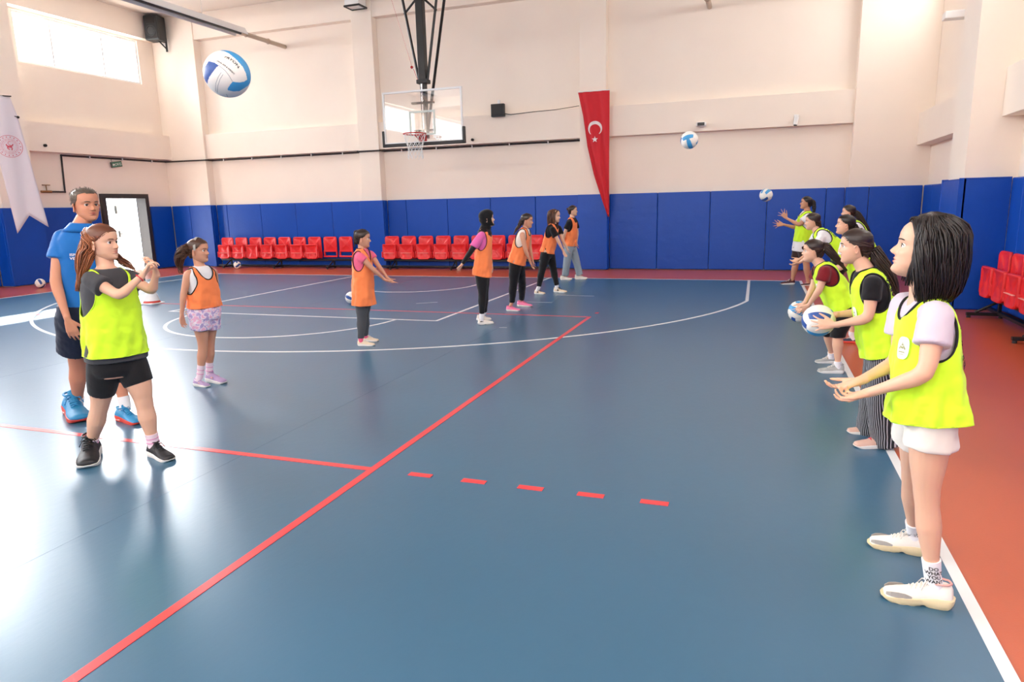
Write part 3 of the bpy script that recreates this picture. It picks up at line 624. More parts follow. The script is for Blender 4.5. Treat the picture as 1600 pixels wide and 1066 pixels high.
# maker's lettering wrapped on the big ball
def ball_text(b, txt, size, off, ang, curve=0.0):
    c0 = b.location; n = (CP-c0).normalized(); r = (CR-n*CR.dot(n)).normalized(); u = n.cross(r)
    t1 = r*math.cos(ang)+u*math.sin(ang); t2 = n.cross(t1); base = (n+r*off[0]+u*off[1])
    t = text_mesh(txt, size, M_black, 'ball_lettering', thick=0.0, parent=None, bold=True)
    Rm = b.rotation_euler.to_matrix()
    for v in t.data.vertices:
        d = (base*0.105+t1*v.co.x+t2*(v.co.y-curve*v.co.x**2)).normalized(); v.co = Rm.transposed() @ (d*0.1062)
    t.parent = b

def paint_big_ball(b):
    n = (CP-b.location).normalized(); r = (CR-n*CR.dot(n)).normalized(); u = n.cross(r)
    P1 = [(450,60),(560,50),(720,90),(900,200),(1020,360),(1075,560),(1040,700),(940,800),(760,900),(640,905),(525,880),(520,850),(580,770),(640,705),(760,722),(880,705),(948,665),(940,540),(885,400),(790,270),(650,140),(560,95),(450,75)]
    P2 = [(225,295),(330,325),(410,378),(350,430),(270,520),(190,610),(150,680),(130,750),(40,620),(40,500),(110,430)]
    def inside(x, y, P):
        c = False; j = len(P)-1
        for i in range(len(P)):
            (x1, y1), (x2, y2) = P[i], P[j]
            if (y1 > y) != (y2 > y) and x < (x2-x1)*(y-y1)/(y2-y1)+x1: c = not c
            j = i
        return c
    mb = MB(); A, B_ = 110, 200
    for i in range(A+1):
        th = PI*i/A
        for k in range(B_):
            ph = 2*PI*k/B_; mb.v.append(tuple((n*math.cos(th)+(r*math.cos(ph)+u*math.sin(ph))*math.sin(th))*.105))
    for i in range(A):
        for k in range(B_):
            q = (i*B_+k, i*B_+(k+1) % B_, (i+1)*B_+(k+1) % B_, (i+1)*B_+k); mb.f.append(q)
            th = PI*(i+.5)/A; ph = 2*PI*(k+.5)/B_; x = 555+487*math.sin(th)*math.cos(ph); y = 555-487*math.sin(th)*math.sin(ph)
            mb.mi.append(1 if inside(x, y, P1) else 2 if inside(x, y, P2) else 0)
    b.data = mb.mesh('lettered_volleyball', [M_bw, M_bl, M_bd], True); b.rotation_euler = (0, 0, 0)
    for L in ([(440, 520), (370, 610), (300, 740), (270, 900)], [(530, 490), (590, 590), (640, 700)], [(410, 378), (480, 440), (530, 490)], [(480, 960), (500, 1020)], [(470, 560), (400, 650), (330, 800), (300, 930)]):
        pts = []
        for x, y in cr0(L):
            X, Y = (x-555)/487, (555-y)/487; z = math.sqrt(max(0, 1-X*X-Y*Y)); pts.append((r*X+u*Y+n*z)*.1048)
        MB().tube(pts, .0012, 5).build('ball_seam', M_seam, b)
def cr0(L):
    out = []
    for a, c in zip(L[:-1], L[1:]): out += [(a[0]+(c[0]-a[0])*t/4, a[1]+(c[1]-a[1])*t/4) for t in range(4)]
    return out+[L[-1]]
paint_big_ball(BIGB)
ball_text(BIGB, 'TRYON', .030, (.357, .727), math.radians(-45), 4)
ball_text(BIGB, 'OFFICIAL SIZE & WEIGHT', .0098, (-.055, .373), math.radians(-43), 1.0)

# ================================================================ people
def cr(pts, n):
    """Catmull-Rom through points (any dimension), n samples per span"""
    P = np.array([list(p) for p in pts], float); out = []
    P = np.vstack([2*P[0]-P[1], P, 2*P[-1]-P[-2]])
    for i in range(1, len(P)-2):
        for k in range(n):
            t = k/n; p0, p1, p2, p3 = P[i-1], P[i], P[i+1], P[i+2]
            out.append(0.5*((2*p1)+(-p0+p2)*t+(2*p0-5*p1+4*p2-p3)*t*t+(-p0+3*p1-3*p2+p3)*t**3))
    out.append(P[-2]); return np.array(out)
def limb(mb, pts, prof, seg=18, cap='round', ell=1.0, side=None, mi=0):
    """tube along a poly-line; prof = [(t 0..1 by length, radius)...]; smooth joints"""
    P = [Vector(p) for p in pts]
    if len(P) > 2:                                 # soften each bend
        Q = [P[0]]
        for i in range(1, len(P)-1):
            a = P[i]+(P[i-1]-P[i])*0.18; b = P[i]+(P[i+1]-P[i])*0.18
            Q += [a, (a+b)*0.25+P[i]*0.5, b]
        Q.append(P[-1]); P = Q
    L = [0]
    for a, b in zip(P[:-1], P[1:]): L.append(L[-1]+(b-a).length)
    T = L[-1]; ts = sorted(set([l/T for l in L]+[t for t, _ in prof]+[i/24 for i in range(25)]))
    pp = []; rr = []
    for t in ts:
        pp.append(Vector([float(np.interp(t*T, L, [p[k] for p in P])) for k in range(3)]))
        rr.append(float(np.interp(t, [q[0] for q in prof], [q[1] for q in prof])))
    if cap == 'round':
        d0 = (pp[0]-pp[1]).normalized(); d1 = (pp[-1]-pp[-2]).normalized(); r0, r1 = rr[0], rr[-1]; a0, a1 = pp[0], pp[-1]
        for c in (0.5, 0.85, 0.99):
            pp = [a0+d0*r0*c]+pp; rr = [r0*math.sqrt(1-c*c)]+rr; pp = pp+[a1+d1*r1*c]; rr = rr+[r1*math.sqrt(1-c*c)]
    if ell == 1.0 and side is None: return mb.tube(pp, rr, seg, mi=mi)
    rings = []
    for i in range(len(pp)):
        t = (pp[min(i+1, len(pp)-1)]-pp[max(i-1, 0)]).normalized(); s = (Vector(side)-t*t.dot(Vector(side))).normalized(); u = t.cross(s)
        rings.append([pp[i]+(s*math.cos(2*PI*k/seg)*ell+u*math.sin(2*PI*k/seg))*rr[i] for k in range(seg)])
    return mb.rings(rings, True, mi)
def remesh(mb, voxel, smooth=3, name='tmp', factor=0.5):
    me = bpy.data.meshes.new(name); me.from_pydata(mb.v, [], mb.f)
    bm = bmesh.new(); bm.from_mesh(me); bmesh.ops.recalc_face_normals(bm, faces=bm.faces); bm.to_mesh(me); bm.free()
    o = bpy.data.objects.new(name, me); COL.objects.link(o)
    m = o.modifiers.new('r', 'REMESH'); m.mode = 'VOXEL'; m.voxel_size = voxel; m.use_smooth_shade = True
    if smooth: m = o.modifiers.new('s', 'SMOOTH'); m.iterations = smooth; m.factor = factor
    r = bpy.data.meshes.new_from_object(o.evaluated_get(bpy.context.evaluated_depsgraph_get()))
    bpy.data.objects.remove(o); bpy.data.meshes.remove(me)
    r.polygons.foreach_set('use_smooth', [True]*len(r.polygons)); return r
def basis(x, y, z, o): return Matrix(((x.x, y.x, z.x, o.x), (x.y, y.y, z.y, o.y), (x.z, y.z, z.z, o.z), (0, 0, 0, 1)))

# ---- head: lofted rings with a modelled face; local x = lateral, y = front, z = up, unit = head height
HZ = [-.50, -.47, -.43, -.38, -.30, -.20, -.10, 0, .10, .20, .30, .38, .44, .48, .50]
HF = [.20, .285, .315, .325, .325, .33, .335, .325, .355, .36, .335, .275, .19, .10, .0]
HB = [-.06, -.12, -.17, -.22, -.27, -.32, -.38, -.43, -.46, -.475, -.455, -.39, -.29, -.18, -.06]
HW = [.05, .12, .17, .215, .265, .292, .31, .322, .335, .342, .332, .29, .215, .13, .03]
_zz = np.linspace(-.5, .5, 400)
def _sm(v):
    a = np.interp(_zz, HZ, v); k = np.hanning(25); k /= k.sum(); return np.convolve(np.pad(a, 12, 'edge'), k, 'valid')
_F, _B, _W = _sm(HF), _sm(HB), _sm(HW)
def head_r(z): return float(np.interp(z, _zz, _F)), float(np.interp(z, _zz, _B)), float(np.interp(z, _zz, _W))
def g2(x, z, cx, cz, sx, sz): return math.exp(-((x-cx)/sx)**2-((z-cz)/sz)**2)
def face_d(x, z, fem=1.0):
    d = 0
    ax = abs(x)
    d -= 0.040*g2(ax, z, .135, .004, .085, .060)
    d += 0.020*math.exp(-((ax-.138)/.060)**4)*(math.exp(-((z-.046)/.016)**2)+.85*math.exp(-((z+.040)/.016)**2))
    d += 0.014*g2(ax, z, .13, .085, .10, .03)
    h = float(np.interp(z, [-.20, -.18, -.155, -.125, -.08, -.02, .05, .09], [0, .012, .070, .096, .072, .036, .010, 0]))
    d += h*math.exp(-(x/float(np.interp(z, [-.17, -.12, 0], [.062, .05, .035])))**2)
    d += 0.03*g2(ax, z, .05, -.15, .025, .025)
    d += 0.020*g2(x, z, 0, -.236, .085, .018)+0.022*g2(x, z, 0, -.285, .075, .020)-0.016*g2(x, z, 0, -.260, .10, .009)
    d -= 0.012*g2(x, z, 0, -.325, .08, .02)
    d += 0.025*g2(x, z, 0, -.42, .085, .05)
    d += 0.018*g2(ax, z, .19, -.12, .08, .07)
    return d
def surf_pt(th, z, off=0.0, fem=1.0, face=True):
    f, b, w_ = head_r(z); cy = (f+b)/2; hy = (f-b)/2+off; hx = w_+off
    n = 2.15; c, s = math.cos(th), math.sin(th)
    q = (abs(c)**n+abs(s)**n)**(-1/n)
    x = hx*c*q; y = cy+hy*s*q
    if y > 0.05 and face: y += face_d(x, z)*min(1, (y-0.05)/0.12)
    return x, y, z+off*1.2*max(0, (z-.2)/.3)
def head_mesh_parts(Mx, hh, S):
    """vertices in world space + colour weights"""
    zs = list(np.concatenate([np.linspace(-.5, -.36, 10), np.linspace(-.345, .12, 52 if S['near'] else 34), np.linspace(.14, .5, 20)]))
    seg = 96 if S['near'] else 64
    # concentrate columns at the front
    ths = []
    for k in range(seg):
        u = 2*PI*k/seg; ths.append(u-0.38*math.sin(2*(u-PI/2))*0.5*(1 if math.sin(u) > 0 else 0.0))
    mb = MB(); rings = []; cols = []
    for z in zs:
        r = []
        for th in ths:
            x, y, zz = surf_pt(th, z); r.append(Mx @ Vector((x*hh, y*hh, zz*hh)))
            lip = 0; brow = 0
            if y > .2:
                lip = max(g2(x, z, 0, -.240, .085, .022), g2(x, z, 0, -.280, .075, .024))
            cols.append(min(1, lip**1.5*1.1))
        rings.append(r)
    mb.rings(rings, True)
    # ears
    for sx in (-1, 1):
        e = MB(); Rz = Matrix.Rotation(sx*math.radians(-36), 3, 'Z')
        e.ball((0, 0, 0), (.016, .050, .088), 14, 10); pts = []
        for q in range(15):
            a = math.radians(-75+255*q/14); pts.append((.012, -.052*math.sin(a+.35)*1.0, .092*math.cos(a+.35+math.pi*0)))
        hp_ = [(.014, .052*math.cos(math.radians(t)), .092*math.sin(math.radians(t))) for t in range(20, 300, 20)]
        e.tube(hp_, .021, 8); e.ball((.006, .012, -.082), (.016, .026, .030), 10, 6)
        for v in e.v:
            p_ = Vector(v); p_ = Vector((p_.x*sx, p_.y*1.15, p_.z*1.15)); p_ = Rz @ p_; p_ = p_+Vector((sx*.352, -.045, -.075)); mb.v.append(Mx @ (p_*hh))
        n0 = len(mb.v)-len(e.v); mb.f += [tuple(i+n0 for i in f) for f in e.f]; mb.mi += [0]*len(e.f); cols += [0]*len(e.v)
    return mb, cols

# ---- hand
def hand(mb, W, D, N, L, side, curl=0.5, spread=0.12, thumb=0.5, curls=None, wr=None):
    W, D, N = Vector(W), Vector(D).normalized(), Vector(N)
    N = (N-D*N.dot(D)).normalized(); A = (D.cross(N) if side == 'R' else N.cross(D)).normalized()    # towards the thumb
    k = L/0.17; rk = 0.0076*k
    mb2 = []
    fl = [.40, .45, .42, .33]; kn = [(.028, .50), (.009, .52), (-.010, .50), (-.028, .455)]
    for i, (ax, le) in enumerate(kn):
        base = W+A*ax*0.55*k+D*0.012*k; K = W+A*ax*k+D*le*L
        limb(mb, [base, K], [(0, 0.0115*k), (1, 0.0100*k)], 10)
        c = curl if curls is None else curls[i]
        d = (D+A*(ax/.028)*spread).normalized(); p = K; segs = [.46, .30, .24]; tot = fl[i]*L; ang = 0
        for j, sg in enumerate(segs):
            ang += c*(0.75, 1.0, 0.7)[j]
            dd = d*math.cos(ang)+N*math.sin(ang)
            q = p+dd*tot*sg; r0, r1 = rk*(1.0, .93, .86)[j], rk*(.93, .86, .72)[j]
            limb(mb, [p, q], [(0, r0), (1, r1)], 10); p = q
    # web of the palm
    limb(mb, [W+D*0.02*k, W+D*.46*L], [(0, .015*k), (1, .012*k)], 12, ell=2.0, side=A)
    b = W+D*.10*L+A*.018*k+N*.004*k; c1 = b+(D*.20+A*.16+N*.06*thumb*2)*L; t_ = (D*.8+A*(.55-.4*thumb)+N*.6*thumb).normalized()
    c2 = c1+t_*.17*L; c3 = c2+(t_+N*.25*thumb-A*.15*thumb).normalized()*.135*L
    limb(mb, [b, c1], [(0, .012*k), (1, .0105*k)], 10); limb(mb, [c1, c2], [(0, .0098*k), (1, .0088*k)], 10); limb(mb, [c2, c3], [(0, .0088*k), (1, .007*k)], 10)

# ---- torso frame and lofts
TZ = [-.30, -.22, -.10, .05, .28, .52, .74, .86, .93, .98, 1.03, 1.10]
TA = [.45, .82, 1.02, 1.02, .86, .92, 1.00, .98, .82, .60, .42, .36]
TB = [.40, .82, .98, .96, .86, .92, .95, .84, .70, .56, .46, .42]
class Torso:
    def __init__(s, P, N, latP, latN, w, d, bow=0.0):
        s.P, s.N = Vector(P), Vector(N); s.lp, s.ln = Vector(latP).normalized(), Vector(latN).normalized(); s.w, s.d = w, d
        s.T = (s.N-s.P).length; up = (s.N-s.P).normalized(); lm = (s.lp+s.ln).normalized()
        s.fr = lm.cross(up).normalized(); s.M = (s.P+s.N)/2-s.fr*bow
    def frame(s, z):
        t = z; a = (1-t)*(1-t); 
        C = s.P*((1-t)**2)+(s.M*2-(s.P+s.N)/2)*(2*t*(1-t))+s.N*(t*t)
        tg = ((s.M*2-(s.P+s.N)/2)-s.P)*(1-t)+(s.N-(s.M*2-(s.P+s.N)/2))*t; tg.normalize()
        tt = min(1, max(0, z)); l = (s.lp*(1-tt)+s.ln*tt); l = (l-tg*tg.dot(l)).normalized(); f = l.cross(tg).normalized()
        return C, l, f, tg
    def pt(s, x, y, z):
        C, l, f, tg = s.frame(z); return C+l*x+f*y
    def ab(s, z, e=0.0, A=TA, B=TB):
        return float(np.interp(z, TZ, A))*s.w+e, float(np.interp(z, TZ, B))*s.d+e
    def sp(s, th, z, e=0.0, A=TA, B=TB, n=2.5, ex=None):
        a, b = s.ab(z, e, A, B); c, si = math.cos(th), math.sin(th); q = (abs(c)**n+abs(si)**n)**(-1/n)
        return a*c*q, b*si*q
def tri_clip(vs, fs, fld):
    """clip triangles/quads by fld>0 keeping positive side; returns verts, faces"""
    V = list(vs); F = []; cache = {}
    def cut(i, j):
        k = (min(i, j), max(i, j))
        if k not in cache:
            t = fld[k[0]]/(fld[k[0]]-fld[k[1]]); V.append(V[k[0]]+(V[k[1]]-V[k[0]])*t); cache[k] = len(V)-1
        return cache[k]
    for f in fs:
        for tri in ([f] if len(f) == 3 else [(f[0], f[1], f[2]), (f[0], f[2], f[3])]):
            sg = [fld[i] > 0 for i in tri]
            if all(sg): F.append(tri); continue
            if not any(sg): continue
            out = []
            for a in range(3):
                i, j = tri[a], tri[(a+1) % 3]
                if fld[i] > 0: out.append(i)
                if (fld[i] > 0) != (fld[j] > 0): out.append(cut(i, j))
            if len(out) >= 3: F.append(tuple(out))
    return V, F
def shell(name, V, F, m, thick, parent, smooth=True, mods=None):
    me = bpy.data.meshes.new(name); me.from_pydata([tuple(v) for v in V], [], F); me.materials.append(m)
    bm = bmesh.new(); bm.from_mesh(me)
    bmesh.ops.remove_doubles(bm, verts=bm.verts, dist=2e-4)
    bmesh.ops.delete(bm, geom=[v for v in bm.verts if not v.link_faces], context='VERTS')
    loops = []
    be = [e for e in bm.edges if e.is_boundary]; seen = set()
    for e in be:
        if e in seen: continue
        seen.add(e); L = [e.verts[0], e.verts[1]]
        while True:
            nx = [q for q in L[-1].link_edges if q.is_boundary and q not in seen]
            if not nx: break
            seen.add(nx[0]); L.append(nx[0].other_vert(L[-1]))
        loops.append([v.co.copy() for v in L])
    bm.to_mesh(me); bm.free()
    if smooth: me.polygons.foreach_set('use_smooth', [True]*len(me.polygons))
    o = link(name, me, parent)
    if name == 'bib':
        dm = o.modifiers.new('creases', 'DISPLACE'); tx = bpy.data.textures.get('crease_tex') or bpy.data.textures.new('crease_tex', 'CLOUDS'); tx.noise_scale = .07; tx.noise_depth = 1
        dm.texture = tx; dm.strength = .016; dm.mid_level = .45; dm.texture_coords = 'GLOBAL'
    md = o.modifiers.new('thickness', 'SOLIDIFY'); md.thickness = thick; md.offset = 0
    return o, loops
def smooth_loop(L, step):
    if (L[0]-L[-1]).length < 1e-4: L = L[:-1]
    out = [L[0]]
    for p in L[1:]:
        if (p-out[-1]).length > step: out.append(p)
    n = len(out)
    for _ in range(2): out = [(out[i-1]+out[i]*2+out[(i+1) % n])/4 for i in range(n)]
    return out

# ---- cloth materials
def cloth(name, col, bump=0.5, bscale=9, var=0.03, sheen=0.15, rough=0.85, stretch=None):
    return mat(name, col, rough, bump=bump, bscale=bscale, var=var, vscale=6, sheen=sheen, spec=0.2, bdist=0.012, stretch=stretch)
M_yel = cloth('neon_yellow_mesh_cloth', (208, 252, 52)); M_org = cloth('neon_orange_mesh_cloth', (255, 138, 82))
M_trim = mat('black_bib_trim', (20, 18, 20), 0.8); M_otrim = mat('dark_red_bib_trim', (70, 22, 26), 0.8)
def skin_mat(name, col):
    if name in MATS: return MATS[name]
    m = mat(name, col, 0.5, bump=0.06, bscale=90, var=0.05, spec=0.35); nt = m.node_tree; b = nt.nodes['Principled BSDF']
    b.inputs['Subsurface Weight'].default_value = 0.12; b.inputs['Subsurface Radius'].default_value = (0.02, 0.008, 0.004); b.inputs['Subsurface Scale'].default_value = 0.6
    src = b.inputs['Base Color'].links[0].from_socket
    at = nt.nodes.new('ShaderNodeAttribute'); at.attribute_name = 'lip'
    mx = nt.nodes.new('ShaderNodeMix'); mx.data_type = 'RGBA'; nt.links.new(at.outputs['Fac'], mx.inputs['Factor']); nt.links.new(src, mx.inputs['A'])
    c = srgb((172, 84, 78)); mx.inputs['B'].default_value = (*c, 1); nt.links.new(mx.outputs['Result'], b.inputs['Base Color'])
    return m
SK1 = skin_mat('light_olive_skin', (226, 178, 150)); SK2 = skin_mat('tan_skin', (208, 152, 124)); SK3 = skin_mat('weathered_tan_skin', (206, 142, 114)); SK4 = skin_mat('warm_tan_skin', (204, 150, 120))
def hair_mat(name, col, col2):
    if name in MATS: return MATS[name]
    m = mat(name, col, 0.42, spec=0.5); nt = m.node_tree; b = nt.nodes['Principled BSDF']
    at = nt.nodes.new('ShaderNodeAttribute'); at.attribute_name = 'tone'
    mx = nt.nodes.new('ShaderNodeMix'); mx.data_type = 'RGBA'; nt.links.new(at.outputs['Fac'], mx.inputs['Factor'])
    mx.inputs['A'].default_value = (*srgb(col), 1); mx.inputs['B'].default_value = (*srgb(col2), 1); nt.links.new(mx.outputs['Result'], b.inputs['Base Color'])
    b.inputs['Anisotropic'].default_value = 0.4
    return m
HBLACK = hair_mat('near_black_hair', (22, 15, 14), (52, 36, 30)); HDARK = hair_mat('dark_brown_hair', (36, 22, 18), (78, 52, 40)); HRED = hair_mat('auburn_brown_hair', (84, 46, 30), (182, 108, 64)); HGREY = hair_mat('short_grey_brown_hair', (74, 62, 52), (128, 114, 100)); HBRN = hair_mat('mid_brown_hair', (62, 38, 26), (118, 76, 52))
M_eyew = mat('eye_white', (232, 226, 220), 0.25); M_iris = mat('dark_brown_iris', (44, 26, 18), 0.15); M_lash = mat('dark_lash', (24, 16, 14), 0.7)

class Locks:
    """many thin tapering strands in one mesh"""
    def __init__(s): s.mb = MB(); s.tone = []
    def add(s, pts, r, seg=4, tone=None, tip=0.25):
        n = len(pts); tone = random.random() if tone is None else tone
        rr = [r*(1 if i < n*0.6 else 1-(1-tip)*(i-n*0.6)/(n*0.4)) for i in range(n)]
        k = len(s.mb.v); s.mb.tube(pts, rr, seg); s.tone += [tone]*(len(s.mb.v)-k)
    def mass(s, me_or_mb, tone=0.1):
        k = len(s.mb.v)
        if isinstance(me_or_mb, MB): s.mb.add(me_or_mb.v, me_or_mb.f)
        else: s.mb.add([v.co[:] for v in me_or_mb.vertices], [tuple(p.vertices) for p in me_or_mb.polygons])
        s.tone += [tone]*(len(s.mb.v)-k)
    def build(s, m, parent, name='hair'):
        me = bpy.data.meshes.new(name); me.from_pydata(s.mb.v, [], s.mb.f); me.materials.append(m)
        me.polygons.foreach_set('use_smooth', [True]*len(me.polygons))
        a = me.attributes.new('tone', 'FLOAT', 'POINT'); a.data.foreach_set('value', s.tone)
        return link(name, me, parent)

def scalp(az, el, off=0.0):
    """point of the skull by azimuth from the front (left = +) and elevation"""
    rx, ry, rz = .335+off, .425+off, .40+off
    return Vector((-rx*math.sin(az)*math.cos(el), -.045+ry*math.cos(az)*math.cos(el), .105+rz*math.sin(el)))

def hair_cap(mx, hh, off, line, extra=None, thick=0.03):
    """closed cap over the skull above the hairline; line(x,y,z)>0 keeps"""
    zs = np.linspace(-.45, .5, 60); seg = 72; V = []; F = []; fld = []
    for z in zs:
        for k in range(seg):
            x, y, zz = surf_pt(2*PI*k/seg, z, off, face=False); V.append(Vector((x, y, zz))); fld.append(line(x, y, z))
    n = len(zs)
    for i in range(n-1):
        for k in range(seg): F.append((i*seg+k, i*seg+(k+1) % seg, (i+1)*seg+(k+1) % seg, (i+1)*seg+k))
    V.append(Vector((0, -.05, .5+off*1.3))); fld.append(1)
    for k in range(seg): F.append(((n-1)*seg+k, (n-1)*seg+(k+1) % seg, len(V)-1))
    V, F = tri_clip(V, F, fld)
    inner = [Vector((v.x*0.9, (v.y+.05)*0.9-.05, v.z if v.z < 0.1 else .1+(v.z-.1)*.88)) for v in V]
    mb = MB(); mb.add([mx @ (v*hh) for v in V], F); mb.add([mx @ (v*hh) for v in inner], [tuple(reversed(f)) for f in F])
    # close the rim
    cnt = {}
    for f in F:
        for a in range(len(f)):
            k = (f[a], f[(a+1) % len(f)]); cnt[k] = cnt.get(k, 0)+1
    nv = len(V)
    for (a, b) in list(cnt):
        if (b, a) not in cnt: mb.f.append((b, a, a+nv, b+nv)); mb.mi.append(0)
    return mb
def hairline_tied(x, y, z):
    # high forehead, over the temple, round the ear to the nape
    yf = float(np.interp(z, [-.45, -.30, -.16, -.04, .02, .06, .14, .22, .29, .34], [-.30, -.22, -.17, -.14, -.08, .03, .12, .19, .27, .60]))
    return yf-y if z > -.36 else -0.1
def hairline_full(x, y, z):
    yf = float(np.interp(z, [-.45, -.10, .02, .12, .20, .28, .33], [-.05, .0, .10, .17, .20, .27, .6]))
    return yf-y if z > -.40 else -0.1

# ---- shoe
def shoe(parent, heel, toe, spec, up=0.0, tilt=0.0):
    heel, toe = Vector(heel), Vector(toe); d = (toe-heel); L = d.length; X = d.normalized(); Z = Vector((0, 0, 1)); Z = (Z-X*Z.dot(X)).normalized(); Yv = Z.cross(X)
    mx = basis(X, Yv, Z, heel); s = L
    so = spec.get('sole_h', .10); w = spec.get('w', .36)
    xs = [0, .02, .06, .14, .28, .42, .56, .70, .82, .91, .97, 1.0]
    hw = [.10, .55, .78, .88, .82, .78, .90, 1.0, .98, .86, .64, .25]
    chunky = spec.get('chunky', False)
    def hw_(x): return float(np.interp(x, xs, hw))*w/2
    N = 18
    def solering(z, grow, xoff=0):
        pts = []
        for x in np.linspace(0, 1, 26): pts.append((x, hw_(x)*grow))
        for x in np.linspace(1, 0, 26): pts.append((x, -hw_(x)*grow))
        return pts
    mb = MB(); rings = []
    for z, gk, spring in ((0.0, .86, 1), (.012, .97, 1), (so*.5, 1.05 if chunky else 1.0, .7), (so*.9, 1.06 if chunky else 1.02, .4), (so, .97, .3)):
        r = []
        for x, y in solering(z, gk):
            hz = so*float(np.interp(x, [0, .25, .45, .75, .92, 1], [1.3, 1.25, 1.0, .9, .62, .5]))*(z/so) if z > 0 else 0
            sp = 0.03*max(0, (x-.80)/.2)**2*spring+0.02*max(0, (.08-x)/.08)*spring
            notch = 0
            if chunky and z <= .02: notch = 0.035*math.exp(-((x-.42)/.06)**2)+0.008*math.sin(x*40)*(1 if x > .5 else 0)
            r.append(mx @ Vector(((x-.5)*gk*s+.5*s, y*s, (hz+sp+notch)*s)))
        rings.append(r)
    mb.rings(rings)
    # upper: rings across x, arch sections
    U = MB(); rings = []
    tops = [(0.0, .20), (.04, .30), (.12, .335), (.22, .33), (.32, .325), (.42, .285), (.55, .235), (.68, .185), (.80, .160), (.90, .135), (.96, .105), (.985, .07)]
    tw_ = lambda x: float(np.interp(x, [t[0] for t in tops], [t[1] for t in tops]))*spec.get('uh', 1.0)
    top = lambda x: tw_(x)+(so-.08)*float(np.interp(x, [0, .8, 1], [1.2, .9, .5]))
    for x in np.concatenate([np.linspace(.015, .5, 20), np.linspace(.53, .985, 16)]):
        h0 = so*float(np.interp(x, [0, .25, .45, .75, .92, 1], [1.3, 1.25, 1.0, .9, .62, .5]))*.75; h1 = max(top(x), h0+.05*min(1, (1-x)/.08+.3)); b = hw_(x)*.97; ring = []
        sp = 0.045*max(0, (x-.80)/.2)**2
        tw = float(np.interp(x, [0, .15, .3, .45, .7, 1], [.55, .62, .58, .5, .62, .7]))      # upper narrows to the top
        for k in range(N+1):
            a = PI*k/N; c, q = math.cos(a), math.sin(a); zz = h0+(h1-h0)*abs(q)**.75; f = 1-(1-tw)*(abs(q)**1.5)
            ring.append(mx @ Vector((x*s, b*f*(abs(c)**.8)*(1 if c > 0 else -1)*s, (zz+sp)*s)))
        ring.append(mx @ Vector((x*s, -b*.5*s, (h0-.02+sp)*s))); ring.append(mx @ Vector((x*s, b*.5*s, (h0-.02+sp)*s)))
        rings.append(ring)
    U.rings(rings)
    u = U.build('shoe', spec['upper'], parent, smooth=True); smooth_by_angle(u, 60)
    so_ = mb.build('sole', spec['sole'], u, smooth=False); smooth_by_angle(so_, 45)
    # collar and tongue
    c = MB(); n = 20; cp = []
    for k in range(n):
        a = 2*PI*k/n; x = .20+.155*math.cos(a); cp.append(mx @ Vector((x*s, .105*math.sin(a)*s*(w/.36), (top(x)+.008+(.02 if x > .3 else 0)+(.02 if x < .1 else 0))*s)))
    c.tube(cp, .018*s, 8, closed=True); c.build('collar', spec.get('collar', spec['upper']), u, smooth=True)
    t = MB(); t.rings([[mx @ Vector((x*s, y*s, (z+dz)*s)) for y, dz in ((-.06, 0), (0, .02), (.06, 0), (.06, -.03), (-.06, -.03))] for x, z in ((.50, .255), (.40, .315), (.33, .37), (.31, .42))])
    t.build('tongue', spec.get('tongue', spec['upper']), u, smooth=True)
    if spec.get('laces') is not None:
        l = MB()
        for k, x in enumerate((.38, .44, .50, .56, .62)):
            zt = top(x)+.012; wy = .075
            l.tube([mx @ Vector((x*s, -wy*s, (zt-.03)*s)), mx @ Vector(((x+.01)*s, 0, (zt+.008)*s)), mx @ Vector(((x-.01)*s, wy*s, (zt-.03)*s))], .010*s, 5)
            if k < 4: l.tube([mx @ Vector((x*s, -wy*.8*s, (zt-.018)*s)), mx @ Vector(((x+.03)*s, 0, (top(x+.03)+.022)*s)), mx @ Vector(((x+.06)*s, wy*.8*s, (top(x+.06)-.01)*s))], .009*s, 5)
        for q in (-1, 1):
            l.tube([mx @ Vector((.37*s, 0, (top(.37)+.02)*s)), mx @ Vector((.39*s, q*.07*s, (top(.38)+.06)*s)), mx @ Vector((.42*s, q*.12*s, (top(.42)+.01)*s)), mx @ Vector((.38*s, q*.05*s, (top(.38)+.0)*s))], .008*s, 5)
            l.tube([mx @ Vector((.37*s, 0, (top(.37)+.02)*s)), mx @ Vector((.44*s, q*.09*s, (top(.42)+.03)*s)), mx @ Vector((.48*s, q*.14*s, (top(.46)-.05)*s))], .008*s, 5)
        l.build('laces', spec['laces'], u, smooth=True)
    if spec.get('accent') is not None:
        a_ = MB()
        for q in (-1, 1):
            P_ = []
            for x, z0, z1 in spec.get('accent_pts', [(.62, .10, .12), (.72, .10, .15), (.82, .10, .14), (.92, .09, .11), (.97, .07, .08)]):
                b = hw_(x)*1.0; P_.append((x, b, z0, z1))
            vs = []; 
            for x, b, z0, z1 in P_:
                sp = 0.045*max(0, (x-.80)/.2)**2
                vs += [mx @ Vector((x*s, q*(b+.004)*s, (z0+sp)*s)), mx @ Vector((x*s, q*(b*.93+.004)*s, (z1+sp)*s))]
            vs2 = [mx @ (mx.inverted() @ v-Vector((0, q*.012*s, 0))) for v in vs]; nn = len(vs)
            fs = []
            for i in range(0, nn-2, 2): fs += [(i, i+2, i+3, i+1), (nn+i, nn+i+1, nn+i+3, nn+i+2), (i, nn+i, nn+i+2, i+2), (i+1, i+3, nn+i+3, nn+i+1)]
            fs += [(0, 1, nn+1, nn), (nn-2, nn+nn-2, nn+nn-1, nn-1)]
            a_.add(vs+vs2, fs)
        a_.build('shoe_panel', spec['accent'], u, smooth=False)
    return u, mx, s, top

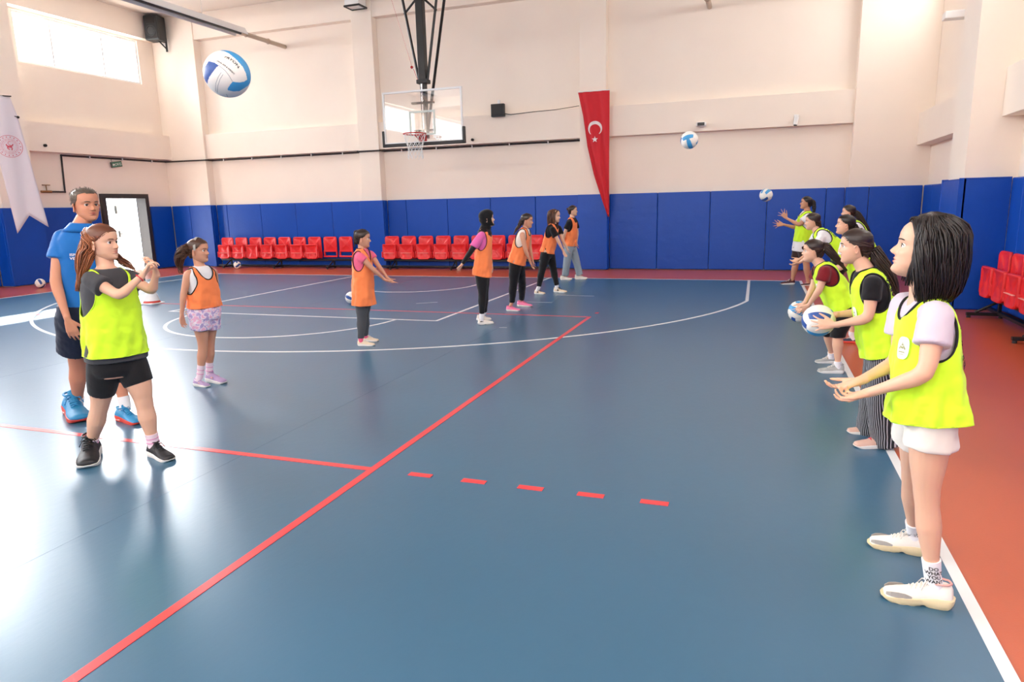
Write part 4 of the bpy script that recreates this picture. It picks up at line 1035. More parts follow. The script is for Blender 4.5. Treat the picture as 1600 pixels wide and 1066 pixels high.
PCOUNT = 0
def person(S):
    """S: spec with pixel joints; returns root empty"""
    global PCOUNT; PCOUNT += 1
    rs = random.getstate(); random.seed(100+PCOUNT)
    bx, by = S['base']
    if S.get('world'): B = Vector((bx, by, 0))
    else: B = on_ground(bx, by)
    n = Vector((B.x-CP.x, B.y-CP.y, 0)).normalized(); R = Vector((n.y, -n.x, 0))
    def at(px, py, d=0.0):
        ray = pixray(px, py); t = ((B-CP).dot(n)+d)/ray.dot(n); return CP+ray*t
    if S.get('world'): at = lambda a, b, d=0.0: B+R*a+Vector((0, 0, b))+n*d
    S['basef'] = at
    J = {}
    for k, v in S['j'].items():
        if k[0] == 't': J[k] = on_ground(*v) if not S.get('world') else at(*v)
        elif k[0] not in 'ak': J[k] = at(*v)
    for sd in 'LR':
        foot = J['t'+sd+'h']+(J['t'+sd+'t']-J['t'+sd+'h'])*.20; da = (foot-B).dot(n)
        v = S['j']['a'+sd]; J['a'+sd] = at(v[0], v[1], da+(v[2] if len(v) > 2 else 0))
        v = S['j']['k'+sd]; J['k'+sd] = at(v[0], v[1], (da+(J['h'+sd]-B).dot(n))/2+(v[2] if len(v) > 2 else 0))
    root = empty('person', (B.x, B.y, 0)); tag(root, S['label'], 'person', S.get('group'))
    IM = Matrix.Translation((-B.x, -B.y, 0))
    near = S.get('near', False); vox = S.get('vox', 0.0048 if near else 0.0075)
    hs = S.get('s', 1.0)                         # girth scale
    skin = S['skin']
    # orientation
    fd = S['face']                               # (right, toward camera, up)
    def dirv(q): return (R*q[0]-n*q[1]+Vector((0, 0, q[2]))).normalized()
    HY = dirv(fd); up = Vector((0, 0, 1))+R*S.get('roll', 0); HZ_ = (up-HY*up.dot(HY)).normalized(); HX = HY.cross(HZ_).normalized()
    hh = S['hh']; HC = J['head']; HM = basis(HX, HY, HZ_, HC)      # local x = person's right... x axis = HY x HZ
    # torso
    latN = (J['sL']-J['sR']).normalized(); latP = (J['hL']-J['hR']).normalized()
    P = (J['hL']+J['hR'])/2; N = J['neck']
    shw = (J['sL']-J['sR']).length/2
    w = S.get('w', shw*1.02); d = S.get('d', w*.68)
    # lateral vector for the lofts points to the left; front = lat x up
    T = Torso(P, N, latP, latN, w, d, S.get('bow', 0.0))
    if S.get('flipfront'): pass
    body = MB()
    seg = 40; rings = []
    for z in np.linspace(-.19, 1.04, 30):
        rings.append([T.pt(*T.sp(2*PI*k/seg, z, -0.006), z) for k in range(seg)])
    body.rings(rings)
    # neck and skull core so that head and body are one continuous figure
    nb = HC+HY*(-.10*hh)+HZ_*(-.30*hh)
    limb(body, [T.pt(0, 0, .93), T.pt(0, -0.005, 1.02), nb, HC+HY*(-.06*hh)-HZ_*.05*hh], [(0, .062*hs), (.35, .050*hs), (.6, .047*hs), (1, .05*hs)])
    LEGP = [(0, .086), (.12, .086), (.30, .073), (.44, .056), (.50, .053), (.56, .050), (.68, .054), (.82, .040), (.94, .029), (1, .030)]
    lg = S.get('leg', 1)
    def legr(t): return float(np.interp(t, [q[0] for q in LEGP], [q[1] for q in LEGP]))*hs*lg
    for sd in 'LR':
        sh, el, wr = J['s'+sd], J['e'+sd], J['w'+sd]
        armp = [(0, .043), (.12, .044), (.30, .039), (.46, .033), (.54, .034), (.66, .032), (.85, .023), (1, .0195)]
        limb(body, [sh+(T.pt(0, 0, .86)-sh)*.18, sh, el, wr], [(t, r*hs*S.get('arm', 1)) for t, r in armp])
        hp, kn, an = J['h'+sd], J['k'+sd], J['a'+sd]
        limb(body, [hp, kn, an], [(t, r*hs*lg) for t, r in LEGP])
        H = S['hand'+sd]; D = J['f'+sd]-wr
        hand(body, wr, D, dirv(H['n']), H.get('L', .155*hs if hs < 1.05 else .18), sd, H.get('curl', .45), H.get('spread', .12), H.get('thumb', .5), H.get('curls'))
        limb(body, [wr-(D.normalized())*.02, wr+D.normalized()*.02], [(0, .0195*hs), (1, .018*hs)])
        he, to = J['t'+sd+'h'], J['t'+sd+'t']
        limb(body, [an, he+(to-he)*.22+Vector((0, 0, .050)), he+(to-he)*.55+Vector((0, 0, .038))], [(0, .029*hs), (.4, .024*hs), (1, .013*hs)])
    bm_ = remesh(body, vox, 4, 'body')
    hm, cols = head_mesh_parts(HM, hh, dict(near=near))
    bv = [v.co[:] for v in bm_.vertices]; bf = [tuple(p.vertices) for p in bm_.polygons]; k = len(bv)
    me = bpy.data.meshes.new('body'); me.from_pydata(bv+[tuple(v) for v in hm.v], [], bf+[tuple(i+k for i in f) for f in hm.f])
    me.materials.append(skin); me.polygons.foreach_set('use_smooth', [True]*len(me.polygons))
    at_ = me.attributes.new('lip', 'FLOAT', 'POINT'); at_.data.foreach_set('value', [0.0]*k+[float(c) for c in cols])
    bpy.data.meshes.remove(bm_)
    bo = link('body', me, root)
    parts = [bo]
    # eyes, lids, brows
    for sx in (-1, 1):
        c = HM @ (Vector((sx*.138, .249, .000))*hh); r = .056*hh
        e = MB(); rg = 14; gz = Vector(S.get('gaze', (0, 0)) + (0,)) if False else None
        ax = (HY+HX*S.get('gx', 0)+HZ_*S.get('gz', 0)).normalized(); a1 = ax.orthogonal().normalized(); a2 = ax.cross(a1)
        rings = []; 
        for i in range(rg+1):
            th = PI*max(0.01, i/rg*0.995); rings.append([c+(ax*math.cos(th)+(a1*math.cos(2*PI*q/16)+a2*math.sin(2*PI*q/16))*math.sin(th))*r for q in range(16)])
        e.rings(rings); nfi = len(e.f)
        e.mi = [1 if i < 16*3.0 else 0 for i in range(nfi)]; e.mi[-2] = 1; e.mi[-1] = 0
        parts.append(e.build('eye', [M_eyew, M_iris], bo, smooth=True))
        # lids: skin bands above and below the eyeball, with a dark lash line
        for up_, nm in ((1, 'lash'),):
            pts = []
            for q in range(9):
                t = -1+2*q/8; x = sx*.138+.062*t; z = .000+.026*(1-t*t)*up_+.002
                f_ = .249+.056*math.sqrt(max(0.05, 1-(t*.95)**2*.75-.25))+.004
                pts.append(HM @ (Vector((x, f_, z))*hh))
            parts.append(MB().tube(pts, [.004*hh, .006*hh]+[.0075*hh]*5+[.006*hh, .004*hh], 5).build('eyelash_line', M_lash, bo))
        b = MB(); top_ = []; nb_ = 9
        pts = []
        for q in range(nb_):
            t = q/(nb_-1); x = sx*(.06+.15*t); z = .085+.022*math.sin(t*PI*.75)-.012*t
            th = math.atan2(1, 0)
            f_, bk, w_ = head_r(z); cy = (f_+bk)/2; hy = (f_-bk)/2; yy = cy+hy*(max(0, 1-(abs(x)/w_)**2.15))**(1/2.15)+face_d(x, z)
            pts.append(HM @ (Vector((x, yy+.002, z))*hh))
        parts.append(b.tube(pts, [.006*hh]+[S.get('brow', .013)*hh]*(nb_-3)+[.009*hh, .005*hh], 6).build('eyebrow', S['hairm'], bo))
    # ---------------- garments
    tee = S.get('tee')
    if tee:
        g = MB(); z0 = tee.get('hem', (S['bib'].get('hem', -.08)+.05) if S.get('bib') else -.22); rings = []
        for z in np.linspace(z0, 1.02, 34):
            e = .009+tee.get('loose', .004)*(1-max(0, min(1, (z-.2)/.6)))
            zz = max(z, -.12)
            a = [T.pt(*T.sp(2*PI*k/seg, max(zz, -.02) if z < 0 else z, e), z) for k in range(seg)]
            rings.append(a)
        g.rings(rings)
        for sd in 'LR':
            sh, el = J['s'+sd], J['e'+sd]; fr = tee.get('sleeve', .5); c_ = sh+(T.pt(0, 0, .84)-sh)*.30; e_ = sh+(el-sh)*fr; r0 = .056*hs+.004
            if tee.get('long'):
                wr = J['w'+sd]; limb(g, [c_, sh, el, el+(wr-el)*tee['long']], [(0, .06*hs), (.3, .05*hs), (.6, .038*hs), (1, .026*hs)])
            elif fr > 0:
                rr = tee.get('sr', .060)*hs; limb(g, [c_, sh-Vector((0, 0, .006)), e_], [(0, .052*hs), (.35, .056*hs), (.7, (rr+.056*hs)/2), (1, rr)], 22, cap='flat')
        gm = remesh(g, .009 if near else .012, 3, 't_shirt'); gm.materials.append(tee['m']); to = link('t_shirt', gm, root); dm = to.modifiers.new('creases', 'DISPLACE'); tx = bpy.data.textures.get('crease_tex2') or bpy.data.textures.new('crease_tex2', 'CLOUDS'); tx.noise_scale = .05; dm.texture = tx; dm.strength = .007; dm.mid_level = .4; dm.texture_coords = 'GLOBAL'; parts.append(to)
        if tee.get('name'): to.name = tee['name']
        if tee.get('collar'):
            c = MB(); rings = []
            for q, (z, e) in enumerate(((.97, .002), (1.02, .003), (1.05, .004), (1.04, .010), (.99, .014), (.95, .016))):
                rings.append([T.pt(*T.sp(2*PI*k/32, z, e), z)+T.frame(1)[2]*.004 for k in range(32)])
            c.rings(rings, cap=False, closed=True); parts.append(c.build('collar', tee['m'], to, smooth=True))
            pl = MB(); f0 = T.frame(.8)
            for z in (.93, .86): x, y = T.sp(PI/2, z, .015); pl.ball(T.pt(0, y, z), .006, 8, 6)
            parts.append(pl.build('buttons', M_white, to))
    inner_long = S.get('undersleeve')
    if inner_long:
        g = MB()
        for sd in 'LR':
            sh, el, wr = J['s'+sd], J['e'+sd], J['w'+sd]
            g2_ = MB(); limb(g2_, [sh+(el-sh)*.2, el, wr+(el-wr)*.06], [(0, .049*hs), (.45, .039*hs), (.7, .036*hs), (1, .026*hs)], 16, cap='flat')
            parts.append(g2_.build('black_sleeve', inner_long, root, smooth=True))
    bib = S.get('bib')
    if bib:
        m = bib['m']; z0 = bib.get('hem', -.08); nz = 76; sg = 112 if near else 80; V = []; fld = []; F = []
        A = list(TA); Bp = list(TB); ex = bib.get('loose', .02); ph = random.random()*6
        zs = np.linspace(z0, 1.025, nz)
        bk = bib.get('back', 0.0); frt = bib.get('front', 0.0)
        for z in zs:
            lo = max(0, min(1, (0.72-z)/(0.72-min(z0, 0))))
            e = .016+ex*lo**.8
            for k in range(sg):
                th = 2*PI*k/sg; zz = max(z, -.04)
                # widest body section carries down: cloth hangs
                a = max(T.ab(zz, e)[0], (T.ab(.74, e)[0]*.97 if z < .74 else 0)); b = max(T.ab(zz, e)[1], (T.ab(.74, e)[1]*1.0 if z < .74 else 0))
                c, si = math.cos(th), math.sin(th); q = (abs(c)**2.5+abs(si)**2.5)**(-1/2.5)
                fold = (.009*math.sin(3*th+ph+z*3)+.007*math.sin(7*th+ph*2-z*4)+.004*math.sin(13*th+z*9))*lo*bib.get('folds', 1.0)+.002*math.sin(9*z+5*th)
                x = (a+fold)*c*q; y = (b+fold)*si*q
                y += frt*lo*max(0, si)-bk*lo*max(0, -si)
                hz = z+(bib.get('tilt', 0)*si+bib.get('tiltx', 0)*c)*(1-min(1, max(0, (z-z0)/.5)))
                V.append(T.pt(x, y, hz))
                # openings
                az, ay = (z-bib.get('az', .74))/(bib.get('ah', .23)), y/(T.d*bib.get('aw', .80))
                ar = 1e9
                if abs(x) > w*.42: ar = math.sqrt(az*az+ay*ay)-1
                nk_w = w*bib.get('nw', .50)
                dd = bib.get('nd', .18) if y > 0 else .06
                nr = math.sqrt((x/nk_w)**2+(max(0, 1.03-z)/dd)**2)-1 if bib.get('neck', 'u') == 'u' else max(abs(x)/nk_w, 0)+max(0, 1.03-z)/dd-1
                fld.append(min(ar, nr*.5))
        for i in range(nz-1):
            for k in range(sg): F.append((i*sg+k, i*sg+(k+1) % sg, (i+1)*sg+(k+1) % sg, (i+1)*sg+k))
        V, F = tri_clip(V, F, fld)
        bo_, loops = shell('bib', V, F, m, .003, root); parts.append(bo_)
        zc = [sum(((T.N-T.P).normalized().dot(p-T.P) for p in L))/len(L)/T.T for L in loops]
        for L, z in zip(loops, zc):
            if len(L) < 12: continue
            if z < z0+.30: 
                parts.append(MB().tube(smooth_loop(L, .012), .0032, 5, closed=True).build('hem_seam', m, bo_, smooth=True)); continue
            q = smooth_loop(L, .008)
            if len(q) > 5: parts.append(MB().tube(q, bib.get('tr', .0055), 6, closed=True).build('bib_trim', bib['trim'], bo_, smooth=True))
        def on_bib(th, z, off=.004):
            lo = max(0, min(1, (0.72-z)/(0.72-min(z0, 0)))); e = .016+ex*lo**.8+off; zz = max(z, -.04)
            a = max(T.ab(zz, e)[0], (T.ab(.74, e)[0]*.97 if z < .74 else 0)); b = max(T.ab(zz, e)[1], (T.ab(.74, e)[1] if z < .74 else 0))
            c, si = math.cos(th), math.sin(th); q = (abs(c)**2.5+abs(si)**2.5)**(-1/2.5)
            fold = (.009*math.sin(3*th+ph+z*3)+.007*math.sin(7*th+ph*2-z*4)+.004*math.sin(13*th+z*9))*lo*bib.get('folds', 1.0)+.002*math.sin(9*z+5*th)
            y = (b+fold)*si*q+frt*lo*max(0, si)-bk*lo*max(0, -si)
            return T.pt((a+fold)*c*q, y, z)
        S['on_bib'] = on_bib; S['bibo'] = bo_; S['bibn'] = parts
        if bib.get('badge'):
            th0, zb, rb = bib['badge']; q = MB(); n_ = 24; nr_ = 4; vs = []
            dth = rb/(w+.03); dz = rb/T.T
            for i in range(nr_+1):
                for k in range(n_):
                    a = 2*PI*k/n_; rr_ = i/nr_; cx = abs(math.cos(a))**.7*(1 if math.cos(a) > 0 else -1); sx_ = abs(math.sin(a))**.7*(1 if math.sin(a) > 0 else -1)
                    vs.append(on_bib(th0+dth*rr_*cx, zb+dz*1.2*rr_*sx_, .005))
            q.add(vs, [(i*n_+k, i*n_+(k+1) % n_, (i+1)*n_+(k+1) % n_, (i+1)*n_+k) for i in range(nr_) for k in range(n_)])
            parts.append(q.build('badge', mat('white_badge_print', (240, 240, 226), 0.8), bo_, smooth=True))
            q = MB()
            for (u0, v0, u1, v1, wd) in ((-.45, -.35, .45, -.35, .10), (-.5, -.1, -.2, .2, .12), (.2, .2, .5, -.1, .12), (-.15, .3, .15, .3, .12), (-.2, .05, .2, .05, .16), (-.35, -.55, .35, -.55, .05), (0, .5, 0, .35, .1)):
                L_ = math.hypot(u1-u0, v1-v0); nx, ny = -(v1-v0)/L_*wd/2, (u1-u0)/L_*wd/2
                q.add([on_bib(th0+dth*a_, zb+dz*1.2*b_, .008) for a_, b_ in ((u0+nx, v0+ny), (u1+nx, v1+ny), (u1-nx, v1-ny), (u0-nx, v0-ny))], [(0, 1, 2, 3)])
            parts.append(q.build('badge_print', mat('olive_badge_print', (158, 158, 112), 0.8), bo_))
        if bib.get('text'):
            th0, zb, hgt, st = bib['text']; 
            c = text_mesh(st, 1.0, M_trim, 'bib_lettering', thick=0.0, parent=bo_, bold=True)
            for v in c.data.vertices:
                u, vv = v.co.x*hgt, v.co.y*hgt
                v.co = on_bib(th0-(u/(w*.8) if not bib.get('tv') else -vv/(w*.8)), zb+((vv if not bib.get('tv') else u)/T.T), .0055)
            parts.append(c)
    bt = S.get('bottom')
    if bt:
        g = MB(); e = bt.get('e', .014); kind = bt['kind']; rings = []
        for z in np.linspace(-.17, bt.get('waist', .12), 14):
            rings.append([T.pt(*T.sp(2*PI*k/seg, z, e+.006), z) for k in range(seg)])
        g.rings(rings)
        for sd in 'LR':
            hp, kn, an = J['h'+sd], J['k'+sd], J['a'+sd]; lw = bt.get('lw', 1.0); f = bt['len']     # 1 = knee, 2 = ankle
            hp2 = hp+(P-hp)*.12
            tl = (kn-hp).length/((kn-hp).length+(an-kn).length); ee = e+.009
            if f <= 1:
                en = hp+(kn-hp)*f; r1 = max(bt.get('r1', 0)*hs, legr(f*tl)+ee)
                limb(g, [hp2, en], [(q, max(legr(q*f*tl)+ee, (legr(0)+ee)*(1-q)+r1*q if bt.get('r1') else 0)) for q in (0, .25, .5, .75, 1)], 24, cap='flat')
            else:
                pr = bt.get('prof'); en = kn+(an-kn)*min(1.0, f-1) if not bt.get('over') else an+(an-kn).normalized()*.05
                F_ = tl+(1-tl)*min(1, f-1)
                limb(g, [hp2, kn, en], [(q, max(legr(q*F_)+ee, float(np.interp(q, [k_[0] for k_ in pr], [k_[1] for k_ in pr]))*hs+e if pr else 0)) for q in (0, .15, .3, .45, .55, .7, .85, 1)], 24, cap='flat')
        gm = remesh(g, .008 if near else .012, 3, kind); gm.materials.append(bt['m']); o_ = link(kind, gm, root); parts.append(o_)
        dm = o_.modifiers.new('folds', 'DISPLACE'); tx = bpy.data.textures.get('fold_tex') or bpy.data.textures.new('fold_tex', 'CLOUDS'); tx.noise_scale = .12
        dm.texture = tx; dm.strength = .018 if kind in ('trousers', 'shorts') else .003; dm.mid_level = .5; dm.texture_coords = 'GLOBAL'
        if bt.get('drawstring'): pass
    for sd in 'LR':
        kn, an = J['k'+sd], J['a'+sd]; so = S.get('sock')
        he, to = J['t'+sd+'h'], J['t'+sd+'t']
        inn = he+(to-he)*.22+Vector((0, 0, .045))
        if so:
            g = MB(); t_ = (kn-an).normalized(); h = so['h']; r_ = .033*hs*S.get('leg', 1)+.003
            limb(g, [an+t_*h, an, inn], [(0, r_*1.10 if h > .06 else r_*1.03), (.4, r_), (1, r_*.95)], 20, cap='flat')
            so_ = g.build('sock', so['m'], root, smooth=True); smooth_by_angle(so_, 50); parts.append(so_)
            if so.get('stripe'):
                for hq in (.25, .6): 
                    c = an+t_*h*hq; parts.append(MB().tube([c-t_*.003, c+t_*.003], r_*1.10, 20).build('sock_stripe', so['stripe'], so_))
            S.setdefault('sockinfo', {})[sd] = (so_, an, t_, r_, h)
        sh = S['shoe']; Lw = (to-he).length
        u_, mx_, s_, tp_ = shoe(root, he, to, sh); parts += [u_]+kids(u_); S.setdefault('shoeinfo', {})[sd] = (u_, mx_, s_, tp_)
    # ---------------- hair
    S['T_'] = T
    hb = S['hair'](S, HM, hh, root, J, R, n)
    parts += hb
    # everything was built in world coordinates: bring meshes into the root's frame
    done = set()
    def fix(o):
        for c in kids(o):
            if c.type == 'MESH' and c.data.name not in done: c.data.transform(IM); done.add(c.data.name)
            fix(c)
    S['fix'] = lambda: fix(root)
    S['J'] = J; S['T'] = T; S['HM'] = HM; S['root'] = root; S['parts'] = parts
    random.setstate(rs)
    if not S.get('hold'): fix(root)
    return root

# ---- hair styles; each returns the list of its objects
def wv(HM, hh, p): return HM @ (Vector(p)*hh)
def tail(Lk, ctrl, n, r0, r1, lr, HM=None, wave=.0, flare=1.0, tones=None, seg=4):
    """bundle of locks along world-space control points"""
    C = cr(ctrl, 5)
    for k in range(n):
        a = random.random()*2*PI; rad = math.sqrt(random.random()); ph = random.random()*6; le = 1-.35*random.random()**2
        pts = []; m = len(C); t_prev = None
        for i in range(m):
            t = i/(m-1)*le; c = Vector([float(np.interp(t*(m-1), range(m), C[:, q])) for q in range(3)])
            j = min(m-2, int(t*(m-1))); tg = Vector(C[j+1]-C[j]).normalized(); u = tg.cross(Vector((.3, .5, .8))).normalized(); v = tg.cross(u)
            prof = (r0*(1-t)+r1*t)*(.45+.9*math.sin(min(1, t*1.15+.12)*PI)**.6)*flare if True else r0
            pts.append(c+(u*math.cos(a)+v*math.sin(a))*rad*prof+u*wave*math.sin(t*9+ph)+v*wave*math.cos(t*8+ph))
        Lk.add(pts, lr*(.7+.6*random.random()), seg, tones(random.random()) if tones else None)
def cap_locks(Lk, HM, hh, tie, n, off, r, lo=-.02, tonef=None):
    """strands combed from the hairline back to the tie point"""
    tie = Vector(tie)
    for k in range(n):
        s = k/n*2*PI
        a = -PI+2*PI*k/n+random.uniform(-.04, .04); af = abs(a)
        # hairline start by azimuth
        z0 = float(np.interp(af, [0, .6, 1.1, 1.4, 1.9, 2.1, 2.4, PI], [.31, .26, .13, .07, .05, -.12, -.22, -.30]))+random.uniform(-.01, .01)
        f, b, w_ = head_r(z0); x = -math.sin(a)*w_*1.0; y = (f+b)/2+math.cos(a)*(f-b)/2*1.0
        p0 = Vector((x, y, z0)); pts = []
        for i in range(9):
            t = i/8; q = p0*(1-t)+tie*t; cc = Vector((0, -.05, .02)); v = q-cc
            # push out to skull surface plus offset
            vn = v.normalized(); rx, ry, rz = .345, .432, .485
            ra = 1/math.sqrt((vn.x/rx)**2+(vn.y/ry)**2+(vn.z/rz)**2)
            blend = math.sin(PI*min(1, t*1.0))**.5 if t < .5 else 1
            rad = max(v.length, ra+off) if t < .97 else v.length
            if t == 0: rad = v.length+.005
            pts.append(HM @ ((cc+vn*rad)*hh))
        Lk.add(pts, r*hh, 4, tonef(random.random()) if tonef else None, tip=.8)
def style_tied(tie=(0, -.46, .12), ctrl=None, n=60, r0=.05, r1=.03, wave=.004, m=None, capn=110, lr=.003, tiecol=None, tones=None, headband=False, braid=False, bun=False):
    def f(S, HM, hh, root, J, R, n_):
        Lk = Locks(); Lk.mass(hair_cap(HM, hh, .012, hairline_tied), .12)
        cap_locks(Lk, HM, hh, tie, capn, .022, .011, tonef=(lambda q: q*.7))
        T0 = HM @ (Vector(tie)*hh); base = S['basef']
        if bun:
            for k in range(26):
                a = random.random()*6; c = HM @ ((Vector(tie)+Vector((0, -.07, .02)))*hh); u = Vector((random.gauss(0, 1), random.gauss(0, 1), random.gauss(0, 1))).normalized(); v = u.orthogonal().normalized(); w3 = u.cross(v); rr = .10*hh
                Lk.add([c+(v*math.cos(t)+w3*math.sin(t))*rr for t in np.linspace(0, 5.5, 12)], .022*hh, 4)
        elif ctrl:
            pts = [T0]+[base(*c) for c in ctrl]
            if braid:
                C = cr(pts, 6)
                for ph in (0, 2.1, 4.2):
                    Lk.add([Vector(C[i])+R*r0*.6*math.sin(i*1.1+ph)+n_*r0*.5*math.sin(2*i*1.1+2*ph) for i in range(len(C))], r0*.7, 6)
            else: tail(Lk, pts, n, r0, r1, lr, wave=wave, tones=tones)
        h = Lk.build(m or S['hairm'], root); out = [h]
        if tiecol is not None:
            c = MB(); tv = (base(*ctrl[0])-T0).normalized() if ctrl else S['basef'] and Vector((0, 0, 1)); u = tv.orthogonal().normalized(); v = tv.cross(u); rr = r0*.75+.004
            c.tube([T0+tv*.012+(u*math.cos(2*PI*k/16)+v*math.sin(2*PI*k/16))*rr for k in range(16)], .006, 6, closed=True); out.append(c.build('hair_tie', tiecol, h, smooth=True))
        if headband is not None and headband is not False:
            c = MB(); rings = []
            for k in range(25):
                a = PI*k/24; 
                ring = []
                for q, (dy, do) in enumerate(((-.05, .03), (.05, .03), (.05, .045), (-.05, .045))):
                    x = math.cos(a)*(.34+do); z = .03+math.sin(a)*(.475+do); ring.append(HM @ (Vector((x, .02+dy-.05*math.sin(a), z))*hh))
                rings.append(ring)
            c.rings(rings); out.append(c.build('headband', headband, h, smooth=False))
        return out
    return f

def style_loose(Rs, Rb, zt, zb, n=260, lr=.004, open_=1.15, back=.025, fringe=.0, ends=.75, wave=.004, tones=None, zface=.055, puff=None, side_drop=1.0, capn=0):
    """hair falling loose round the head: radii at the sides and back, height of crown and ends (metres from the head centre)"""
    def f(S, HM, hh, root, J, R, n_):
        Lk = Locks(); HC = HM.translation.copy(); fy = HM.col[1].xyz.copy(); fh = Vector((fy.x, fy.y, 0)).normalized(); lat = Vector((-fh.y, fh.x, 0))    # lat = person's left
        C = HC-fh*back
        prof = puff or [(0, .05), (.08, .55), (.2, .86), (.35, 1.0), (.55, 1.03), (.75, .98), (.9, .86), (1, ends)]
        def rad(az): a = abs(az); k = min(1, max(0, (a-PI/2)/(PI/2))); return Rs+(Rb-Rs)*math.sin(k*PI/2)**1.2 if a > PI/2 else Rs
        def pt(az, t, k=1.0, jr=0):
            q = float(np.interp(t, [p[0] for p in prof], [p[1] for p in prof])); r = rad(az)*q*k+jr
            z = zt+(zb*(side_drop if abs(az) < 1.9 else 1)-zt)*(t**1.35)
            return C+(fh*math.cos(az)+lat*math.sin(az))*r+Vector((0, 0, z))
        mb = MB(); rings = []; sg = 48
        for t in np.linspace(.02, .93, 26):
            r = []
            for k in range(sg):
                az = -PI+2*PI*k/sg; p = pt(az, t, .93); z = p.z-HC.z
                if abs(az) < open_ and z < zface: 
                    p = C+(fh*math.cos(az)+lat*math.sin(az))*min((p-C-Vector((0, 0, z))).length, .035)+Vector((0, 0, z))
                elif abs(az) < 1.0 and z >= zface:
                    m = .33*hh*math.sqrt(max(.02, 1-((z)/(.52*hh))**2))+back+.012
                    p = C+(fh*math.cos(az)+lat*math.sin(az))*min((Vector((p.x-C.x, p.y-C.y, 0))).length, m/max(.5, math.cos(az*.6)))+Vector((0, 0, z))
                r.append(p)
            rings.append(r)
        mb.rings(rings); Lk.mass(remesh(mb, .008, 2), .05)
        for i in range(n):
            az = random.uniform(-PI, PI)
            if abs(az) < open_-.02: az = (open_+random.uniform(-.02, .35))*(1 if az > 0 else -1)
            ph = random.random()*6; L_ = 1-.22*random.random()**1.5; k = .93+.17*random.random()**1.5; a0 = az*(.75+.1*random.random())
            pts = []
            for j in range(13):
                t = .01+(L_-.01)*j/12; aa = a0+(az-a0)*min(1, t/.3)+wave*8*math.sin(t*7+ph)
                pts.append(pt(aa, t, k)+lat*wave*math.sin(t*8+ph))
            Lk.add(pts, lr*(.6+.7*random.random()), 4, tones(random.random()) if tones else random.random()*.6, tip=.15)
        for i in range(int(fringe)):                       # locks combed from the parting over the brow to the temples
            sgn = 1 if i % 2 else -1; q = random.random(); jt = lambda m_: random.uniform(-m_, m_)
            ctl = [(.02, .06, .50), (.15+jt(.02), .26-.10*q, .45), (.29+jt(.01), .22-.14*q, .30), (.365, .14-.12*q, .10), (.385+.02*q, .11-.10*q, -.15), (.375+.02*q, .12-.10*q, -.36), (.33, .10-.1*q, -.50-.12*random.random())]
            C_ = cr([HM @ (Vector((sgn*x_, y_, z_))*hh) for x_, y_, z_ in ctl], 3); Lk.add([Vector(c) for c in C_], lr, 4, tones(random.random()) if tones else random.random()*.5, tip=.2)
        return [Lk.build(S['hairm'], root)]
    return f
def style_short(S, HM, hh, root, J, R, n_):
    Lk = Locks()
    def line(x, y, z):
        yf = float(np.interp(z, [-.30, -.20, -.08, .04, .14, .22, .30, .36, .40], [-.30, -.17, -.10, .0, .10, .12, .13, .27, .6])) + (.10 if abs(x) < .12 and z > .2 else 0)
        return yf-y if z > -.27 else -.1
    Lk.mass(hair_cap(HM, hh, .012, line), .25)
    for i in range(700):
        z = random.uniform(-.2, .5); th = random.uniform(0, 2*PI); x, y, zz = surf_pt(th, z, .012, face=False)
        if line(x, y, z) < .01: continue
        p = Vector((x, y, zz)); o = Vector((x, y+.05, zz*.8)).normalized()
        d = Vector((random.uniform(-.02, .02), -.02, .03 if z > .1 else -.05))
        Lk.add([HM @ (q*hh) for q in (p, p+o*.008+d*.5, p+o*.006+d*1.2)], .005*hh, 4, random.random())
    return [Lk.build(S['hairm'], root)]
M_hij = cloth('black_headscarf_cloth', (20, 19, 21), bump=.3)
def style_hijab(S, HM, hh, root, J, R, n_):
    T = S['T_']
    def line(x, y, z):
        if y < .06: return 1
        return (x/.30)**2+((z+.05)/.40)**2-1
    cap_ = hair_cap(HM, hh, .075, line); 
    a = cap_.build('headscarf', M_hij, root, smooth=True)
    g = MB(); HC = HM.translation
    limb(g, [HM @ (Vector((0, -.14, -.1))*hh), HM @ (Vector((0, -.10, -.44))*hh), T.pt(0, .0, 1.02), T.pt(0, 0, .93)], [(0, .37*hh), (.35, .27*hh), (.7, .072), (1, .10)], 24)
    g.ball(HM @ (Vector((0, -.26, .0))*hh), .30*hh, 16, 12)
    rings = [[T.pt(*T.sp(2*PI*k/32, z, .020), z) for k in range(32)] for z in np.linspace(.88, 1.08, 8)]; g.rings(rings)
    me = remesh(g, .009, 3, 'scarf_drape'); me.materials.append(M_hij); b = link('scarf_drape', me, a)
    return [a, b]

# ---------------------------------------------------------------- cloth and shoe materials of the cast
T_lil = cloth('lilac_grey_cotton', (206, 192, 204)); T_blk = cloth('black_cotton', (24, 22, 26)); T_mar = cloth('maroon_cotton', (120, 28, 36)); T_wht = cloth('white_cotton', (232, 230, 232)); T_chr = cloth('charcoal_cotton', (66, 66, 70)); T_pnk = cloth('pink_cotton', (236, 104, 138)); T_mag = cloth('magenta_pink_cotton', (224, 104, 170)); T_pol = cloth('royal_blue_polyester', (24, 104, 180), rough=.6); T_cream = cloth('cream_cotton', (240, 226, 214))
B_wsh = cloth('off_white_denim', (232, 224, 214)); B_blk = cloth('black_stretch_cloth', (24, 23, 26), rough=.7); B_nav = cloth('navy_shorts_cloth', (24, 32, 54), rough=.6); B_brn = cloth('dark_brown_shorts_cloth', (62, 44, 42)); B_gry = cloth('dark_grey_jersey', (78, 80, 84)); B_jean = cloth('washed_grey_denim', (146, 158, 168))
